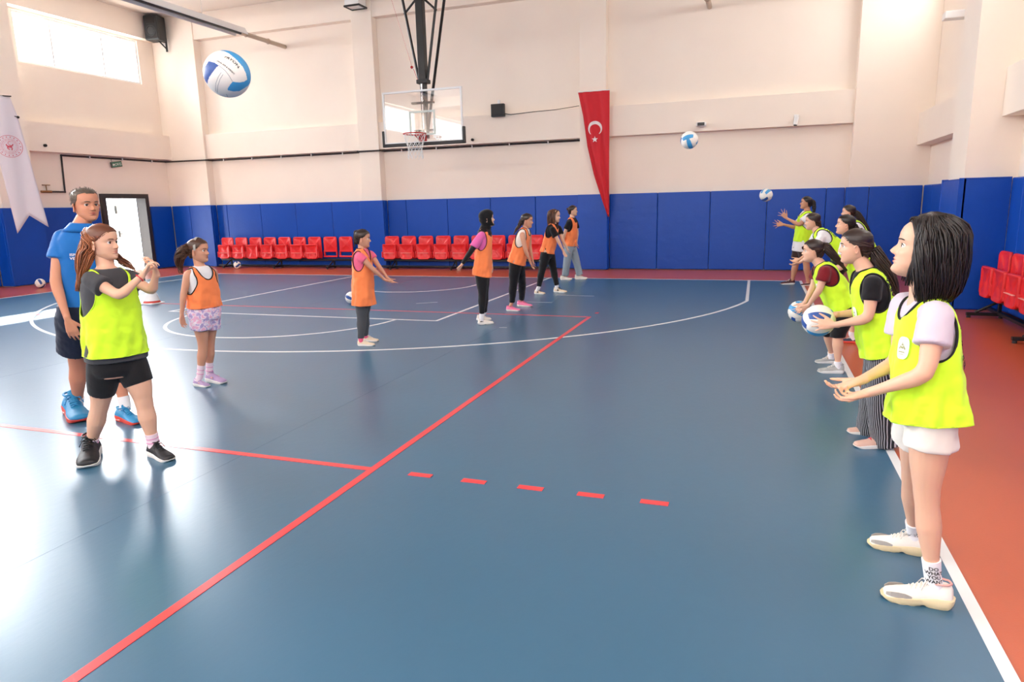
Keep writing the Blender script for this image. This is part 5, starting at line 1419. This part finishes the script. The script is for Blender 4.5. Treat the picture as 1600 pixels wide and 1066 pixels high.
def striped():
    m = mat('black_white_striped_cloth', (26, 26, 30), .85); nt = m.node_tree; b = nt.nodes['Principled BSDF']
    tc = [q for q in nt.nodes if q.type == 'TEX_COORD'][0]; wv_ = nt.nodes.new('ShaderNodeTexWave'); wv_.bands_direction = 'X'; wv_.inputs['Scale'].default_value = 26; wv_.inputs['Distortion'].default_value = 1.2; wv_.inputs['Detail Scale'].default_value = .8
    mp = nt.nodes.new('ShaderNodeMapping'); mp.inputs['Rotation'].default_value = (0, 0, .8); mp.inputs['Scale'].default_value = (1, 1, .06); nt.links.new(tc.outputs['Object'], mp.inputs[0]); nt.links.new(mp.outputs[0], wv_.inputs[0])
    rp = nt.nodes.new('ShaderNodeValToRGB'); rp.color_ramp.elements[0].position = .80; rp.color_ramp.elements[0].color = (*srgb((28, 28, 34)), 1); rp.color_ramp.elements[1].position = .92; rp.color_ramp.elements[1].color = (*srgb((190, 190, 196)), 1)
    nt.links.new(wv_.outputs['Fac'], rp.inputs[0]); nt.links.new(rp.outputs[0], b.inputs['Base Color']); return m
B_str = striped()
def floral():
    m = mat('lilac_flower_print_cloth', (232, 224, 236), .85); nt = m.node_tree; b = nt.nodes['Principled BSDF']
    tc = [q for q in nt.nodes if q.type == 'TEX_COORD'][0]; n1 = nt.nodes.new('ShaderNodeTexNoise'); n1.inputs['Scale'].default_value = 30; n1.inputs['Detail'].default_value = 2
    nt.links.new(tc.outputs['Object'], n1.inputs['Vector']); rp = nt.nodes.new('ShaderNodeValToRGB'); e = rp.color_ramp.elements
    e[0].position = .40; e[0].color = (*srgb((178, 160, 206)), 1); e[1].position = .5; e[1].color = (*srgb((238, 232, 238)), 1); q = e.new(.60); q.color = (*srgb((232, 176, 206)), 1); q = e.new(.46); q.color = (*srgb((204, 178, 220)), 1)
    nt.links.new(n1.outputs[0], rp.inputs[0]); nt.links.new(rp.outputs[0], b.inputs['Base Color']); return m
B_flo = floral()
K_w = cloth('white_sock', (238, 236, 238), bump=.1); K_pk = cloth('pink_tinted_sock', (238, 216, 226), bump=.1)
def sm(n, c, r=.55): return mat(n, c, r, bump=.1, bscale=60)
SO_w = sm('white_rubber_sole', (236, 232, 226)); SO_b = sm('beige_rubber_sole', (226, 206, 164)); SO_r = sm('red_rubber_sole', (214, 70, 56)); UP_w = sm('white_shoe_leather', (232, 224, 214)); UP_g = sm('grey_shoe_knit', (170, 170, 166)); UP_k = sm('black_shoe_mesh', (28, 27, 30)); UP_bl = sm('blue_shoe_mesh', (34, 128, 178)); UP_bg = sm('pink_beige_shoe_mesh', (206, 168, 152)); UP_li = sm('lilac_shoe_mesh', (172, 146, 184)); UP_cr = sm('cream_shoe', (232, 212, 184)); UP_pk = sm('bright_pink_shoe', (244, 128, 168)); UP_mr = sm('dark_maroon_shoe', (78, 26, 32)); UP_nv = sm('navy_shoe', (40, 42, 66)); AC_g = sm('grey_suede_panel', (160, 154, 148)); L_w = sm('white_laces', (236, 230, 220)); L_r = sm('red_laces', (214, 44, 66)); L_k = sm('black_laces', (20, 20, 22)); L_pk = sm('pink_heel_tab', (224, 168, 160))

def bibY(**k): d = dict(m=M_yel, trim=M_trim, hem=-.08, loose=.02); d.update(k); return d
def bibO(**k): d = dict(m=M_org, trim=M_otrim, hem=-.08, loose=.02); d.update(k); return d
GR = 'players in neon yellow bibs'; GO = 'players in neon orange bibs'
CAST = []
def cast(**S): CAST.append(S); return person(S)

# F - girl with a black bob, nearest on the right
F = cast(label='girl with a black bob, yellow bib, lilac tee and white shorts, nearest on the right', group=GR, near=True, base=(1440, 945), skin=SK1, hairm=HBLACK, hh=.222, s=1.0, arm=.92,
  face=(-.96, .12, .20), w=.120, d=.080, brow=.010,
  j=dict(head=(1439, 388), neck=(1444, 469), sL=(1464, 491, -.115), sR=(1415, 474, .11), eL=(1447, 586, -.19), wL=(1359, 613, -.12), fL=(1310, 626, -.10), eR=(1402, 566, .12), wR=(1344, 595, -.02), fR=(1312, 606, -.06),
    hL=(1455, 646, -.065), hR=(1441, 641, .065), kL=(1447, 768), kR=(1426, 748), aL=(1457, 900), aR=(1428, 832), tLh=(1488, 950), tLt=(1378, 932), tRh=(1450, 868), tRt=(1357, 851)),
  handL=dict(n=(-.1, .25, 1), L=.150, curls=[.6, .75, .85, .95], thumb=.5, spread=.25), handR=dict(n=(-.2, .1, 1), L=.15, curl=.5, thumb=.4),
  tee=dict(m=T_lil, sleeve=.52, sr=.062), bib=bibY(hem=-.035, loose=.027, front=.010, back=.004, folds=1.3, badge=(PI*.36, .62, .034), text=(-PI*.36, .60, .045, 'ISPARTA'), tv=True, tr=.0045),
  bottom=dict(kind='shorts', m=B_wsh, len=.40, r1=.094, e=.004, waist=.02), leg=.85,
  sock=dict(m=K_w, h=.075), shoe=dict(upper=UP_w, sole=SO_b, laces=L_w, chunky=True, sole_h=.150, w=.38, uh=1.0, accent=AC_g, accent_pts=[(.60, .13, .16), (.70, .13, .20), (.80, .12, .205), (.90, .11, .18), (.965, .09, .13)], collar=L_pk), hold=True,
  hair=style_loose(.098, .116, .128, -.212, n=700, lr=.0036, open_=1.12, back=.028, fringe=90, ends=.50, wave=.011, zface=.088, tones=lambda q: q*.35))
# socks lettering
for sd, st in (('L', -1), ('R', -1)):
    so_, an, t_, r_, h = F and CAST[-1]['sockinfo'][sd]
    for li, tx in enumerate(('DO', 'WHAT', 'YOU', 'WANT')):
        c = text_mesh(tx, .020, M_trim, 'sock_lettering', thick=0.0, parent=so_, bold=True)
        zc = h*.62-li*.0185; nrm0 = Vector((CP.x-an.x, CP.y-an.y, 0)).normalized(); rt = Vector((-nrm0.y, nrm0.x, 0))
        for v in c.data.vertices:
            a = v.co.x/(r_*1.0)+.25; v.co = an+t_*(zc+v.co.y)+(nrm0*math.cos(a)+rt*math.sin(a))*(r_*1.10+.0016)
CAST[-1]['fix']()

# S - ball holder in striped trousers
person_S = dict(label='girl in yellow bib over black tee and striped trousers holding a dark blue ball', group=GR, near=True, vox=.0055, base=(1375, 698), skin=SK1, hairm=HDARK, hh=.218, s=.98,
  face=(-.98, .04, -.02), w=.132, d=.10,
  j=dict(head=(1335, 385), neck=(1351, 424), sL=(1364, 442, -.14), sR=(1343, 434, .12), eL=(1357, 498, -.19), wL=(1304, 508, -.13), fL=(1268, 506, -.13), eR=(1348, 488, .14), wR=(1302, 492, .06), fR=(1268, 500, .08),
    hL=(1387, 550, -.075), hR=(1381, 547, .075), kL=(1374, 620), kR=(1366, 612), aL=(1383, 683), aR=(1360, 664), tLh=(1397, 699), tLt=(1334, 699), tRh=(1377, 680), tRt=(1323, 676)),
  handL=dict(n=(-.25, -1, -.1), L=.165, curls=[.35, .4, .4, .45], thumb=.25, spread=.5), handR=dict(n=(-.1, 1, 0), L=.16, curl=.35, thumb=.3, spread=.4),
  tee=dict(m=T_blk, sleeve=.50, sr=.058), bib=bibY(hem=-.02, loose=.014, front=.02, badge=(PI*.42, .55, .032), text=(-PI*.30, .70, .050, 'ISPARTA'), tv=True, neck='v', nd=.26, nw=.5),
  bottom=dict(kind='trousers', m=B_str, len=2, e=.012, over=True, prof=[(0, .094), (.3, .084), (.5, .076), (.75, .074), (1, .078)]),
  shoe=dict(upper=UP_bg, sole=SO_w, laces=L_r, sole_h=.11, accent=UP_li, accent_pts=[(.03, .16, .22), (.12, .14, .26), (.24, .13, .22)]),
  hair=style_tied(tie=(0, -.48, -.06), ctrl=[(1374, 405), (1390, 428), (1400, 455), (1407, 474)], n=110, r0=.030, r1=.020, wave=.006, lr=.003, tiecol=M_lash, tones=lambda q: q*.6))
cast(**person_S)

# M - maroon sleeves
cast(label='girl in yellow bib over maroon tee, black knee shorts and grey trainers, holding a ball', group=GR, base=(1297, 580), skin=SK1, hairm=HDARK, hh=.208, s=.95,
  face=(-.98, .08, .0), w=.135, d=.10,
  j=dict(head=(1269, 392), neck=(1281, 414), sL=(1289, 423, -.14), sR=(1278, 419, .12), eL=(1281, 452, -.17), wL=(1264, 476, -.12), fL=(1251, 492, -.11), eR=(1270, 450, .10), wR=(1257, 474, .06), fR=(1243, 490, .08),
    hL=(1322, 480, -.08), hR=(1317, 478, .08), kL=(1309, 522), kR=(1294, 517), aL=(1309, 568), aR=(1299, 553), tLh=(1319, 584), tLt=(1277, 582), tRh=(1305, 568), tRt=(1273, 567)),
  handL=dict(n=(-.5, -.9, .2), L=.155, curl=.4, thumb=.3, spread=.4), handR=dict(n=(-.5, .8, .2), L=.155, curl=.4, thumb=.3, spread=.4),
  tee=dict(m=T_mar, sleeve=.58, sr=.064), bib=bibY(hem=-.02, loose=.03, front=.02, badge=(PI*.40, .62, .03)),
  bottom=dict(kind='shorts', m=B_blk, len=1.12, e=.012, r1=.06), sock=dict(m=K_w, h=.02),
  shoe=dict(upper=UP_g, sole=SO_w, laces=L_w, sole_h=.12), leg=.95,
  hair=style_tied(tie=(0, -.42, .10), ctrl=[(1291, 386), (1303, 400), (1316, 415), (1323, 424)], n=90, r0=.032, r1=.022, wave=.006, tiecol=L_w, tones=lambda q: q*.6))
# T - white shirt behind S
cast(label='dark-haired girl in white tee and yellow bib half hidden between the two ball holders', group=GR, base=(1333, 536), skin=SK1, hairm=HBLACK, hh=.215, s=1.0,
  face=(-.97, .1, .1), w=.14,
  j=dict(head=(1320, 351), neck=(1327, 371), sL=(1329, 384, -.14), sR=(1320, 381, .13), eL=(1318, 417, -.16), wL=(1292, 424, -.10), fL=(1278, 422, -.08), eR=(1318, 415, .14), wR=(1298, 420, .06), fR=(1284, 418, .05),
    hL=(1350, 440, -.08), hR=(1346, 438, .08), kL=(1338, 482), kR=(1340, 478), aL=(1331, 522), aR=(1352, 515), tLh=(1342, 537), tLt=(1312, 534), tRh=(1362, 526), tRt=(1334, 522)),
  handL=dict(n=(-.2, -.5, 1), curl=.4), handR=dict(n=(-.2, .5, 1), curl=.4),
  tee=dict(m=T_wht, sleeve=.5, sr=.066), bib=bibY(hem=-.05),
  bottom=dict(kind='shorts', m=B_blk, len=1.1, e=.012), sock=dict(m=K_w, h=.03), shoe=dict(upper=UP_nv, sole=SO_r, laces=L_w, sole_h=.11),
  hair=style_tied(tie=(0, -.44, .0), ctrl=[(1338, 356), (1345, 366), (1350, 378)], n=50, r0=.026, r1=.016, tiecol=M_lash))
# thirteen - leaning girl in white sleeves
cast(label='girl leaning forward in yellow bib with white sleeves, just before the braided catcher', group=GR, base=(1296, 502), skin=SK1, hairm=HDARK, hh=.215, s=.98,
  face=(-.97, .1, -.05), w=.14,
  j=dict(head=(1269, 346), neck=(1276, 361), sL=(1283, 371, -.14), sR=(1274, 368, .13), eL=(1268, 397, -.16), wL=(1250, 410, -.10), fL=(1240, 414, -.1), eR=(1266, 394, .14), wR=(1250, 405, .08), fR=(1240, 408, .06),
    hL=(1318, 400, -.08), hR=(1315, 399, .08), kL=(1298, 446), kR=(1296, 442), aL=(1302, 486), aR=(1306, 478), tLh=(1309, 500), tLt=(1285, 498), tRh=(1313, 491), tRt=(1289, 489)),
  handL=dict(n=(-.2, -.5, 1), curl=.4), handR=dict(n=(-.2, .5, 1), curl=.4),
  tee=dict(m=T_wht, sleeve=.55, sr=.072), bib=bibY(hem=-.04, text=(-PI*.30, .72, .05, 'ISPARTA'), tv=True),
  bottom=dict(kind='shorts', m=B_blk, len=1.0, e=.012), sock=dict(m=K_w, h=.03), shoe=dict(upper=UP_k, sole=SO_w, laces=L_w),
  hair=style_tied(tie=(0, -.43, -.18), bun=False, ctrl=[(1281, 353), (1284, 358)], n=30, r0=.02, r1=.014))
# catcher at the baseline
cast(label='girl with a braid and maroon shoes at the baseline raising both open hands', group=GR, base=(1247, 446), skin=SK4, hairm=HBLACK, hh=.23, s=1.08, leg=1.05,
  face=(-.95, .1, .12), w=.165, d=.135,
  j=dict(head=(1259, 317), neck=(1261, 331), sL=(1263, 338, -.16), sR=(1256, 337, .14), eL=(1249, 352, -.20), wL=(1229, 341, -.14), fL=(1220, 331, -.14), eR=(1244, 356, .13), wR=(1224, 351, .06), fR=(1212, 351, .05),
    hL=(1256, 384, -.09), hR=(1251, 383, .09), kL=(1260, 412), kR=(1244, 410), aL=(1262, 438), aR=(1238, 437), tLh=(1268, 446.5), tLt=(1251, 446.5), tRh=(1242, 444.5), tRt=(1219, 444.5)),
  handL=dict(n=(-.3, -.9, .2), L=.20, curl=.10, spread=.9, thumb=.0), handR=dict(n=(-.1, .9, .4), L=.20, curl=.10, spread=.9, thumb=.0),
  tee=dict(m=T_wht, sleeve=.62, sr=.078, hem=-.18, loose=.02), bib=bibY(hem=.12, loose=.022),
  bottom=dict(kind='shorts', m=B_brn, len=.78, r1=.105, e=.02), shoe=dict(upper=UP_mr, sole=SO_w, laces=L_w, sole_h=.10),
  hair=style_tied(tie=(0, -.44, .22), ctrl=[(1271.5, 316), (1272, 325), (1271.5, 335)], r0=.030, braid=True))
# fifteen - behind, long hair
cast(label='girl with long wavy dark hair and yellow bib, farthest right in the back', group=GR, base=(1345, 478), skin=SK1, hairm=HDARK, hh=.215, s=.98,
  face=(-.97, .1, .05), w=.138,
  j=dict(head=(1325, 332), neck=(1333, 347), sL=(1338, 356, -.14), sR=(1330, 354, .13), eL=(1326, 382, -.16), wL=(1306, 392, -.10), fL=(1295, 394, -.1), eR=(1324, 380, .14), wR=(1308, 388, .08), fR=(1297, 390, .06),
    hL=(1362, 400, -.08), hR=(1359, 399, .08), kL=(1350, 436), kR=(1346, 434), aL=(1352, 468), aR=(1356, 462), tLh=(1358, 480), tLt=(1334, 478), tRh=(1362, 472), tRt=(1340, 470)),
  handL=dict(n=(-.2, -.5, 1), curl=.4), handR=dict(n=(-.2, .5, 1), curl=.4),
  tee=dict(m=T_wht, sleeve=.5), bib=bibY(hem=-.04), bottom=dict(kind='leggings', m=B_blk, len=2, e=.004), shoe=dict(upper=UP_w, sole=SO_w, laces=L_w),
  hair=style_tied(tie=(0, -.42, .05), ctrl=[(1342, 338), (1350, 350), (1358, 362), (1362, 372)], n=90, r0=.035, r1=.03, wave=.008, tones=lambda q: q*.6))

# coach
COACH = cast(label='man in royal blue polo shirt, navy shorts and blue running shoes standing behind a girl', near=True, vox=.006, base=(160, 657), skin=SK3, hairm=HGREY, hh=.245, s=1.16, brow=.014,
  face=(.45, .88, .0), gx=.25, w=.158, d=.115, arm=1.02,
  j=dict(head=(135, 320.5), neck=(127, 355), sR=(97, 370, .02), sL=(161, 366, .06), eR=(86, 440, -.04), wR=(106, 500, -.17), fR=(116, 524, -.17), eL=(172, 438, .12), wL=(172, 498, .04), fL=(174, 520, .02),
    hR=(115, 492, .03), hL=(153, 492, .04), kR=(121, 568), kL=(181, 570), aR=(122, 634), aL=(196, 636), tRh=(112, 642), tRt=(128, 662), tLh=(186, 655), tLt=(220, 664)),
  handR=dict(n=(.2, -.8, 0.0), L=.19, curl=.35, thumb=.5), handL=dict(n=(-1, 0, 0), L=.19, curl=.35),
  tee=dict(m=T_pol, sleeve=.50, sr=.070, hem=.02, loose=.012, name='polo_shirt', collar=True),
  bottom=dict(kind='shorts', m=B_nav, len=.72, r1=.118, e=.022), sock=dict(m=K_w, h=.085), shoe=dict(upper=UP_bl, sole=SO_r, laces=UP_bl, sole_h=.12, uh=.88, w=.36, accent=SO_w, accent_pts=[(.0, .05, .10), (.12, .05, .12), (.3, .05, .10)]),
  hair=style_short, hold=True)
Sx = CAST[-1]; T_ = Sx['T']
for k, (tx, z) in enumerate((('ISPARTA GENÇLİK', .705), ('VE SPOR', .665))):
    c = text_mesh(tx, .026, M_fwhite, 'shirt_lettering', thick=0.0, parent=Sx['root'], align='LEFT', bold=True)
    for v in c.data.vertices:
        th = PI/2-(v.co.x-.085)/(T_.w*.95); x, y = T_.sp(th, z, .020); v.co = T_.pt(x, y, z+v.co.y/T_.T)
Sx['fix']()

# girl in front of the coach
GL = cast(label='girl with auburn ponytail in yellow bib and black cycling shorts, arms raised with clasped hands', group=GR, near=True, base=(195, 722), skin=SK1, hairm=HRED, hh=.222, s=1.0, brow=.011,
  face=(.80, .60, .0), gx=.1, w=.150, d=.11,
  j=dict(head=(162, 379), neck=(167, 422), sR=(141, 436, -.06), sL=(198, 432, .06), eR=(187, 463, -.22), wR=(223, 430, -.20), fR=(238, 404, -.20), eL=(238, 455, -.05), wL=(244, 426, -.12), fL=(236, 402, -.15),
    hR=(162, 562, .0), hL=(203, 560, .03), kR=(158, 625, -.04), kL=(220, 608, -.04), aR=(142, 697), aL=(240, 694), tRh=(146, 706), tRt=(136, 734), tLh=(236, 710), tLt=(268, 722)),
  handR=dict(n=(.9, .1, .3), L=.15, curls=[.7, .85, .95, 1.0], thumb=.6), handL=dict(n=(-.9, .25, .2), L=.15, curls=[.7, .85, .95, 1.0], thumb=.6), arm=.93,
  tee=dict(m=T_chr, sleeve=.48, sr=.064, hem=.0, loose=.018), bib=bibY(hem=.07, loose=.020, nd=.26, nw=.60, trim=M_yel, tr=.003, folds=.8, front=.01),
  bottom=dict(kind='cycling_shorts', m=B_blk, len=.82, e=.002), leg=1.05, sock=dict(m=K_pk, h=.08, stripe=cloth('pink_sock_stripe', (222, 150, 190))),
  shoe=dict(upper=UP_k, sole=SO_w, laces=L_k, sole_h=.12, w=.38),
  hair=style_tied(tie=(0, -.40, .30), ctrl=[(142, 374, .0), (135, 396, .0), (127, 425, .0), (123, 456, .0)], n=170, r0=.036, r1=.046, wave=.006, lr=.003, tiecol=L_w, tones=lambda q: .2+.8*q, capn=150), hold=True)
Sx = CAST[-1]; b_ = MB(); wr = Sx['J']['wR']; ax = (wr-Sx['J']['eR']).normalized(); u = ax.orthogonal().normalized(); v2 = ax.cross(u)
for k in range(18):
    a = 2*PI*k/18; b_.ball(wr-ax*.025+(u*math.cos(a)+v2*math.sin(a))*.0245, .0042, 6, 5)
b_.build('bead_bracelet', L_r, Sx['root'], smooth=True); tag(kids(Sx['root'])[-1])
Lk = Locks(); bf = Sx['basef']
tail(Lk, [bf(178, 398, .07), bf(190, 408, .06), bf(203, 416, .04), bf(211, 423, .02)], 30, .022, .016, .003, wave=.004, tones=lambda q: q*.4)
Lk.build(HRED, Sx['root'], 'hair_strands')
Sx['fix']()

# small girl in orange with flowery shorts
cast(label='small girl with ponytail, orange bib, lilac-flowered shorts and strap shoes', group=GO, near=True, vox=.006, base=(325, 602), skin=SK2, hairm=HBRN, hh=.218, s=.88, brow=.010,
  face=(.88, .50, -.02), w=.125, d=.09, leg=.95,
  j=dict(head=(311, 391.5), neck=(312.5, 417), sR=(294, 428, -.06), sL=(333, 424, .08), eR=(287, 459, -.08), wR=(284, 491, -.08), fR=(286, 508, -.09), eL=(338, 458, .16), wL=(310, 486, .20), fL=(298, 490, .20),
    hR=(311, 488, -.04), hL=(328, 487, .05), kR=(317.5, 541), kL=(328, 539), aR=(312.5, 588), aL=(327, 583), tRh=(304, 603), tRt=(327, 605), tLh=(324, 596), tLt=(352, 600)),
  handR=dict(n=(.3, .3, 0), L=.145, curl=.4), handL=dict(n=(0, -1, 0), L=.145, curl=.5),
  tee=dict(m=T_wht, sleeve=0), bib=bibO(hem=.12, loose=.02, trim=M_trim, nd=.30, nw=.62, az=.71, ah=.28, aw=.88),
  bottom=dict(kind='shorts', m=B_flo, len=.50, r1=.095, e=.018), sock=dict(m=K_pk, h=.11, stripe=cloth('pink_sock_stripe', (222, 150, 190))),
  shoe=dict(upper=UP_li, sole=SO_w, laces=None, sole_h=.14, w=.38, accent=L_pk, accent_pts=[(.40, .20, .25), (.46, .20, .26), (.52, .19, .24)]),
  hair=style_tied(tie=(0, -.46, .14), ctrl=[(289, 389), (281, 402), (281, 416), (284, 428)], n=100, r0=.032, r1=.034, wave=.010, lr=.003, tiecol=UP_g, headband=AC_g, tones=lambda q: q*.7))
# girl with arms held out
cast(label='girl in long orange bib over pink tee with both arms held out low', group=GO, base=(572, 539), skin=SK2, hairm=HDARK, hh=.212, s=.86,
  face=(.97, .15, -.05), w=.122, d=.09,
  j=dict(head=(567.5, 373), neck=(566, 390), sR=(562, 400, -.11), sL=(579, 397, .11), eR=(583, 421, -.13), wR=(601, 437, -.07), fR=(612, 442, -.05), eL=(593, 418, .05), wL=(606, 435, .0), fL=(616, 441, -.01),
    hR=(566, 462, -.06), hL=(569, 461, .06), kR=(565, 496), kL=(570, 494), aR=(564, 529), aL=(571, 524), tRh=(559, 540.5), tRt=(586, 540.5), tLh=(568, 533.5), tLt=(592, 533.5)),
  handR=dict(n=(0, 0, 1), L=.145, curl=.25), handL=dict(n=(0, 0, 1), L=.145, curl=.25),
  tee=dict(m=T_pnk, sleeve=.36, sr=.060), bib=bibO(hem=-.20, loose=.03, neck='v', nd=.30, az=.76, ah=.215, aw=.78, trim=M_otrim),
  bottom=dict(kind='trousers', m=B_gry, len=2, e=.002), sock=dict(m=T_pnk, h=.02), shoe=dict(upper=UP_cr, sole=SO_w, laces=L_w),
  hair=style_tied(tie=(0, -.42, .22), ctrl=[(557, 362), (554, 372), (554, 386)], n=50, r0=.020, r1=.012, tiecol=M_lash))
# headscarf girl
def pre_hij(S, HM, hh, root, J, R, n): return style_hijab(S, HM, hh, root, J, R, n)
cast(label='girl in black headscarf, orange bib over pink tee with black sleeves', group=GO, base=(757, 506), skin=SK1, hairm=HBLACK, hh=.215, s=.94,
  face=(.97, .1, .12), w=.130,
  j=dict(head=(762, 342), neck=(757.5, 359), sR=(752, 367, -.13), sL=(762, 366, .13), eR=(737, 391, -.18), wR=(722, 413, -.16), fR=(715, 424, -.15), eL=(762, 392, .15), wL=(768, 412, .15), fL=(770, 421, .15),
    hR=(752, 424, -.07), hL=(755, 424, .07), kR=(754, 457), kL=(757, 455), aR=(753, 491), aL=(757, 488), tRh=(747, 508), tRt=(771, 506), tLh=(745, 502), tLt=(767, 500)),
  handR=dict(n=(.6, .3, .3), curl=.3, spread=.4, thumb=.1), handL=dict(n=(-.5, 0, 0), curl=.3),
  tee=dict(m=T_mag, sleeve=.80, sr=.064), undersleeve=B_blk, bib=bibO(hem=-.10, loose=.018, tilt=-.03),
  bottom=dict(kind='leggings', m=B_blk, len=2, e=.0), sock=dict(m=K_w, h=.03), shoe=dict(upper=UP_w, sole=SO_w, laces=L_w, chunky=True, sole_h=.13, accent=UP_k, accent_pts=[(.1, .2, .23), (.2, .2, .26), (.3, .2, .22)]),
  hair=pre_hij)
# leaning ponytail girl with pink shoes
cast(label='girl leaning forward in orange bib, black joggers and bright pink shoes', group=GO, base=(808, 485), skin=SK2, hairm=HDARK, hh=.215, s=.96,
  face=(.96, .25, -.08), w=.135,
  j=dict(head=(824, 345), neck=(821, 358), sR=(816, 367, -.13), sL=(826, 365, .13), eR=(821, 391, -.17), wR=(829, 410, -.12), fR=(832, 420, -.10), eL=(828, 389, .12), wL=(832, 406, .07), fL=(834, 416, .06),
    hR=(805, 411, -.08), hL=(808, 410, .08), kR=(802, 444), kL=(816, 442), aR=(800, 473), aL=(815, 468), tRh=(791, 486), tRt=(813, 486), tLh=(808, 479), tLt=(832, 479.5)),
  handR=dict(n=(.8, 0, .3), curl=.5), handL=dict(n=(.8, 0, .3), curl=.5),
  tee=dict(m=T_cream, sleeve=0), bib=bibO(hem=-.02, loose=.018, front=.02, az=.72, ah=.27, aw=.9, trim=M_trim),
  bottom=dict(kind='trousers', m=B_blk, len=2, e=.004), shoe=dict(upper=UP_pk, sole=SO_w, laces=UP_pk, accent=None),
  hair=style_tied(tie=(0, -.46, .0), ctrl=[(812, 351), (806, 360), (802, 367)], n=60, r0=.024, r1=.014, tones=lambda q: .2+.5*q))
# loose long hair
cast(label='girl with long loose brown hair, black tee and orange bib stepping forward', group=GO, base=(860, 458), skin=SK1, hairm=HBRN, hh=.220, s=.98,
  face=(.90, .40, -.03), w=.135,
  j=dict(head=(868, 338), neck=(865, 350), sR=(863, 358, -.13), sL=(873, 356, .13), eR=(873, 378, -.16), wR=(880, 392, -.12), fR=(884, 401, -.12), eL=(878, 374, .08), wL=(885, 386, .08), fL=(888, 394, .08),
    hR=(853, 395, -.08), hL=(858, 395, .08), kR=(847, 421), kL=(865, 421), aR=(842, 448), aL=(870, 446), tRh=(835, 459.5), tRt=(852, 460), tLh=(865, 457), tLt=(886, 457.5)),
  handR=dict(n=(.5, .5, 0), curl=.4), handL=dict(n=(.8, 0, 0), curl=.4),
  tee=dict(m=T_blk, sleeve=.58, sr=.066), bib=bibO(hem=.0, loose=.015, trim=M_otrim), bottom=dict(kind='trousers', m=B_blk, len=2, e=.004), sock=dict(m=K_w, h=.05), shoe=dict(upper=UP_cr, sole=SO_w, laces=L_k, accent=UP_k, accent_pts=[(.3, .14, .22), (.38, .14, .24), (.42, .14, .2)]),
  hair=style_loose(.092, .115, .125, -.27, n=240, lr=.004, open_=1.05, back=.03, fringe=40, ends=.75, wave=.006, tones=lambda q: q*.9))
# grey jeans
cast(label='girl in black tee, orange bib and loose grey jeans, nearest the back wall', group=GO, base=(895, 437), skin=SK1, hairm=HDARK, hh=.222, s=1.0,
  face=(.97, .15, .05), w=.138,
  j=dict(head=(895.5, 329.5), neck=(894, 341), sR=(889, 348, -.14), sL=(899, 346, .13), eR=(882, 365, -.17), wR=(880, 381, -.05), fR=(882, 388, .0), eL=(902, 364, .12), wL=(901, 379, .10), fL=(902, 386, .10),
    hR=(889, 384, -.08), hL=(893, 384, .08), kR=(886, 408), kL=(900, 407), aR=(883, 431), aL=(906, 430), tRh=(875, 437.5), tRt=(894, 437.5), tLh=(898, 436.5), tLt=(918, 436.5)),
  handR=dict(n=(1, 0, 0), curl=.4), handL=dict(n=(1, 0, 0), curl=.4),
  tee=dict(m=T_blk, sleeve=.62, sr=.068), bib=bibO(hem=-.0, loose=.012, trim=M_trim), bottom=dict(kind='trousers', m=B_jean, len=2, e=.006, over=False, prof=[(0, .094), (.3, .082), (.5, .074), (.75, .070), (1, .066)]), shoe=dict(upper=UP_w, sole=SO_w, laces=L_w),
  hair=style_tied(tie=(0, -.44, .18), bun=True))
# player just beyond the left edge, one shoe in view
cast(label='person just outside the left edge, only a grey and pink shoe tip in view', base=(1.42, -11.75), world=True, skin=SK1, hairm=HDARK, hh=.215, s=.98,
  face=(.9, .3, 0), w=.135,
  j=dict(head=(0, 1.36), neck=(-.01, 1.20), sR=(-.03, 1.13, -.13), sL=(.03, 1.13, .13), eR=(-.02, .88, -.18), wR=(.12, .74, -.17), fR=(.20, .70, -.17), eL=(.03, .88, .18), wL=(.15, .74, .15), fL=(.23, .70, .15),
    hR=(-.03, .76, -.08), hL=(-.01, .76, .08), kR=(.02, .42, -.0), kL=(.04, .42), aR=(-.02, .07), aL=(.24, .08), tRh=(-.10, 0, -.10), tRt=(.13, 0, -.10), tLh=(.155, 0, .13), tLt=(.385, 0, .13)),
  handR=dict(n=(.2, 0, 1), curl=.4), handL=dict(n=(.2, 0, 1), curl=.4),
  tee=dict(m=T_wht, sleeve=.5), bib=bibY(hem=-.04), bottom=dict(kind='leggings', m=B_blk, len=2, e=.003), sock=dict(m=K_w, h=.05), shoe=dict(upper=UP_g, sole=UP_pk, laces=L_w),
  hair=style_tied(ctrl=[(-.14, 1.30), (-.16, 1.2), (-.15, 1.1)], n=40, r0=.025, r1=.016))
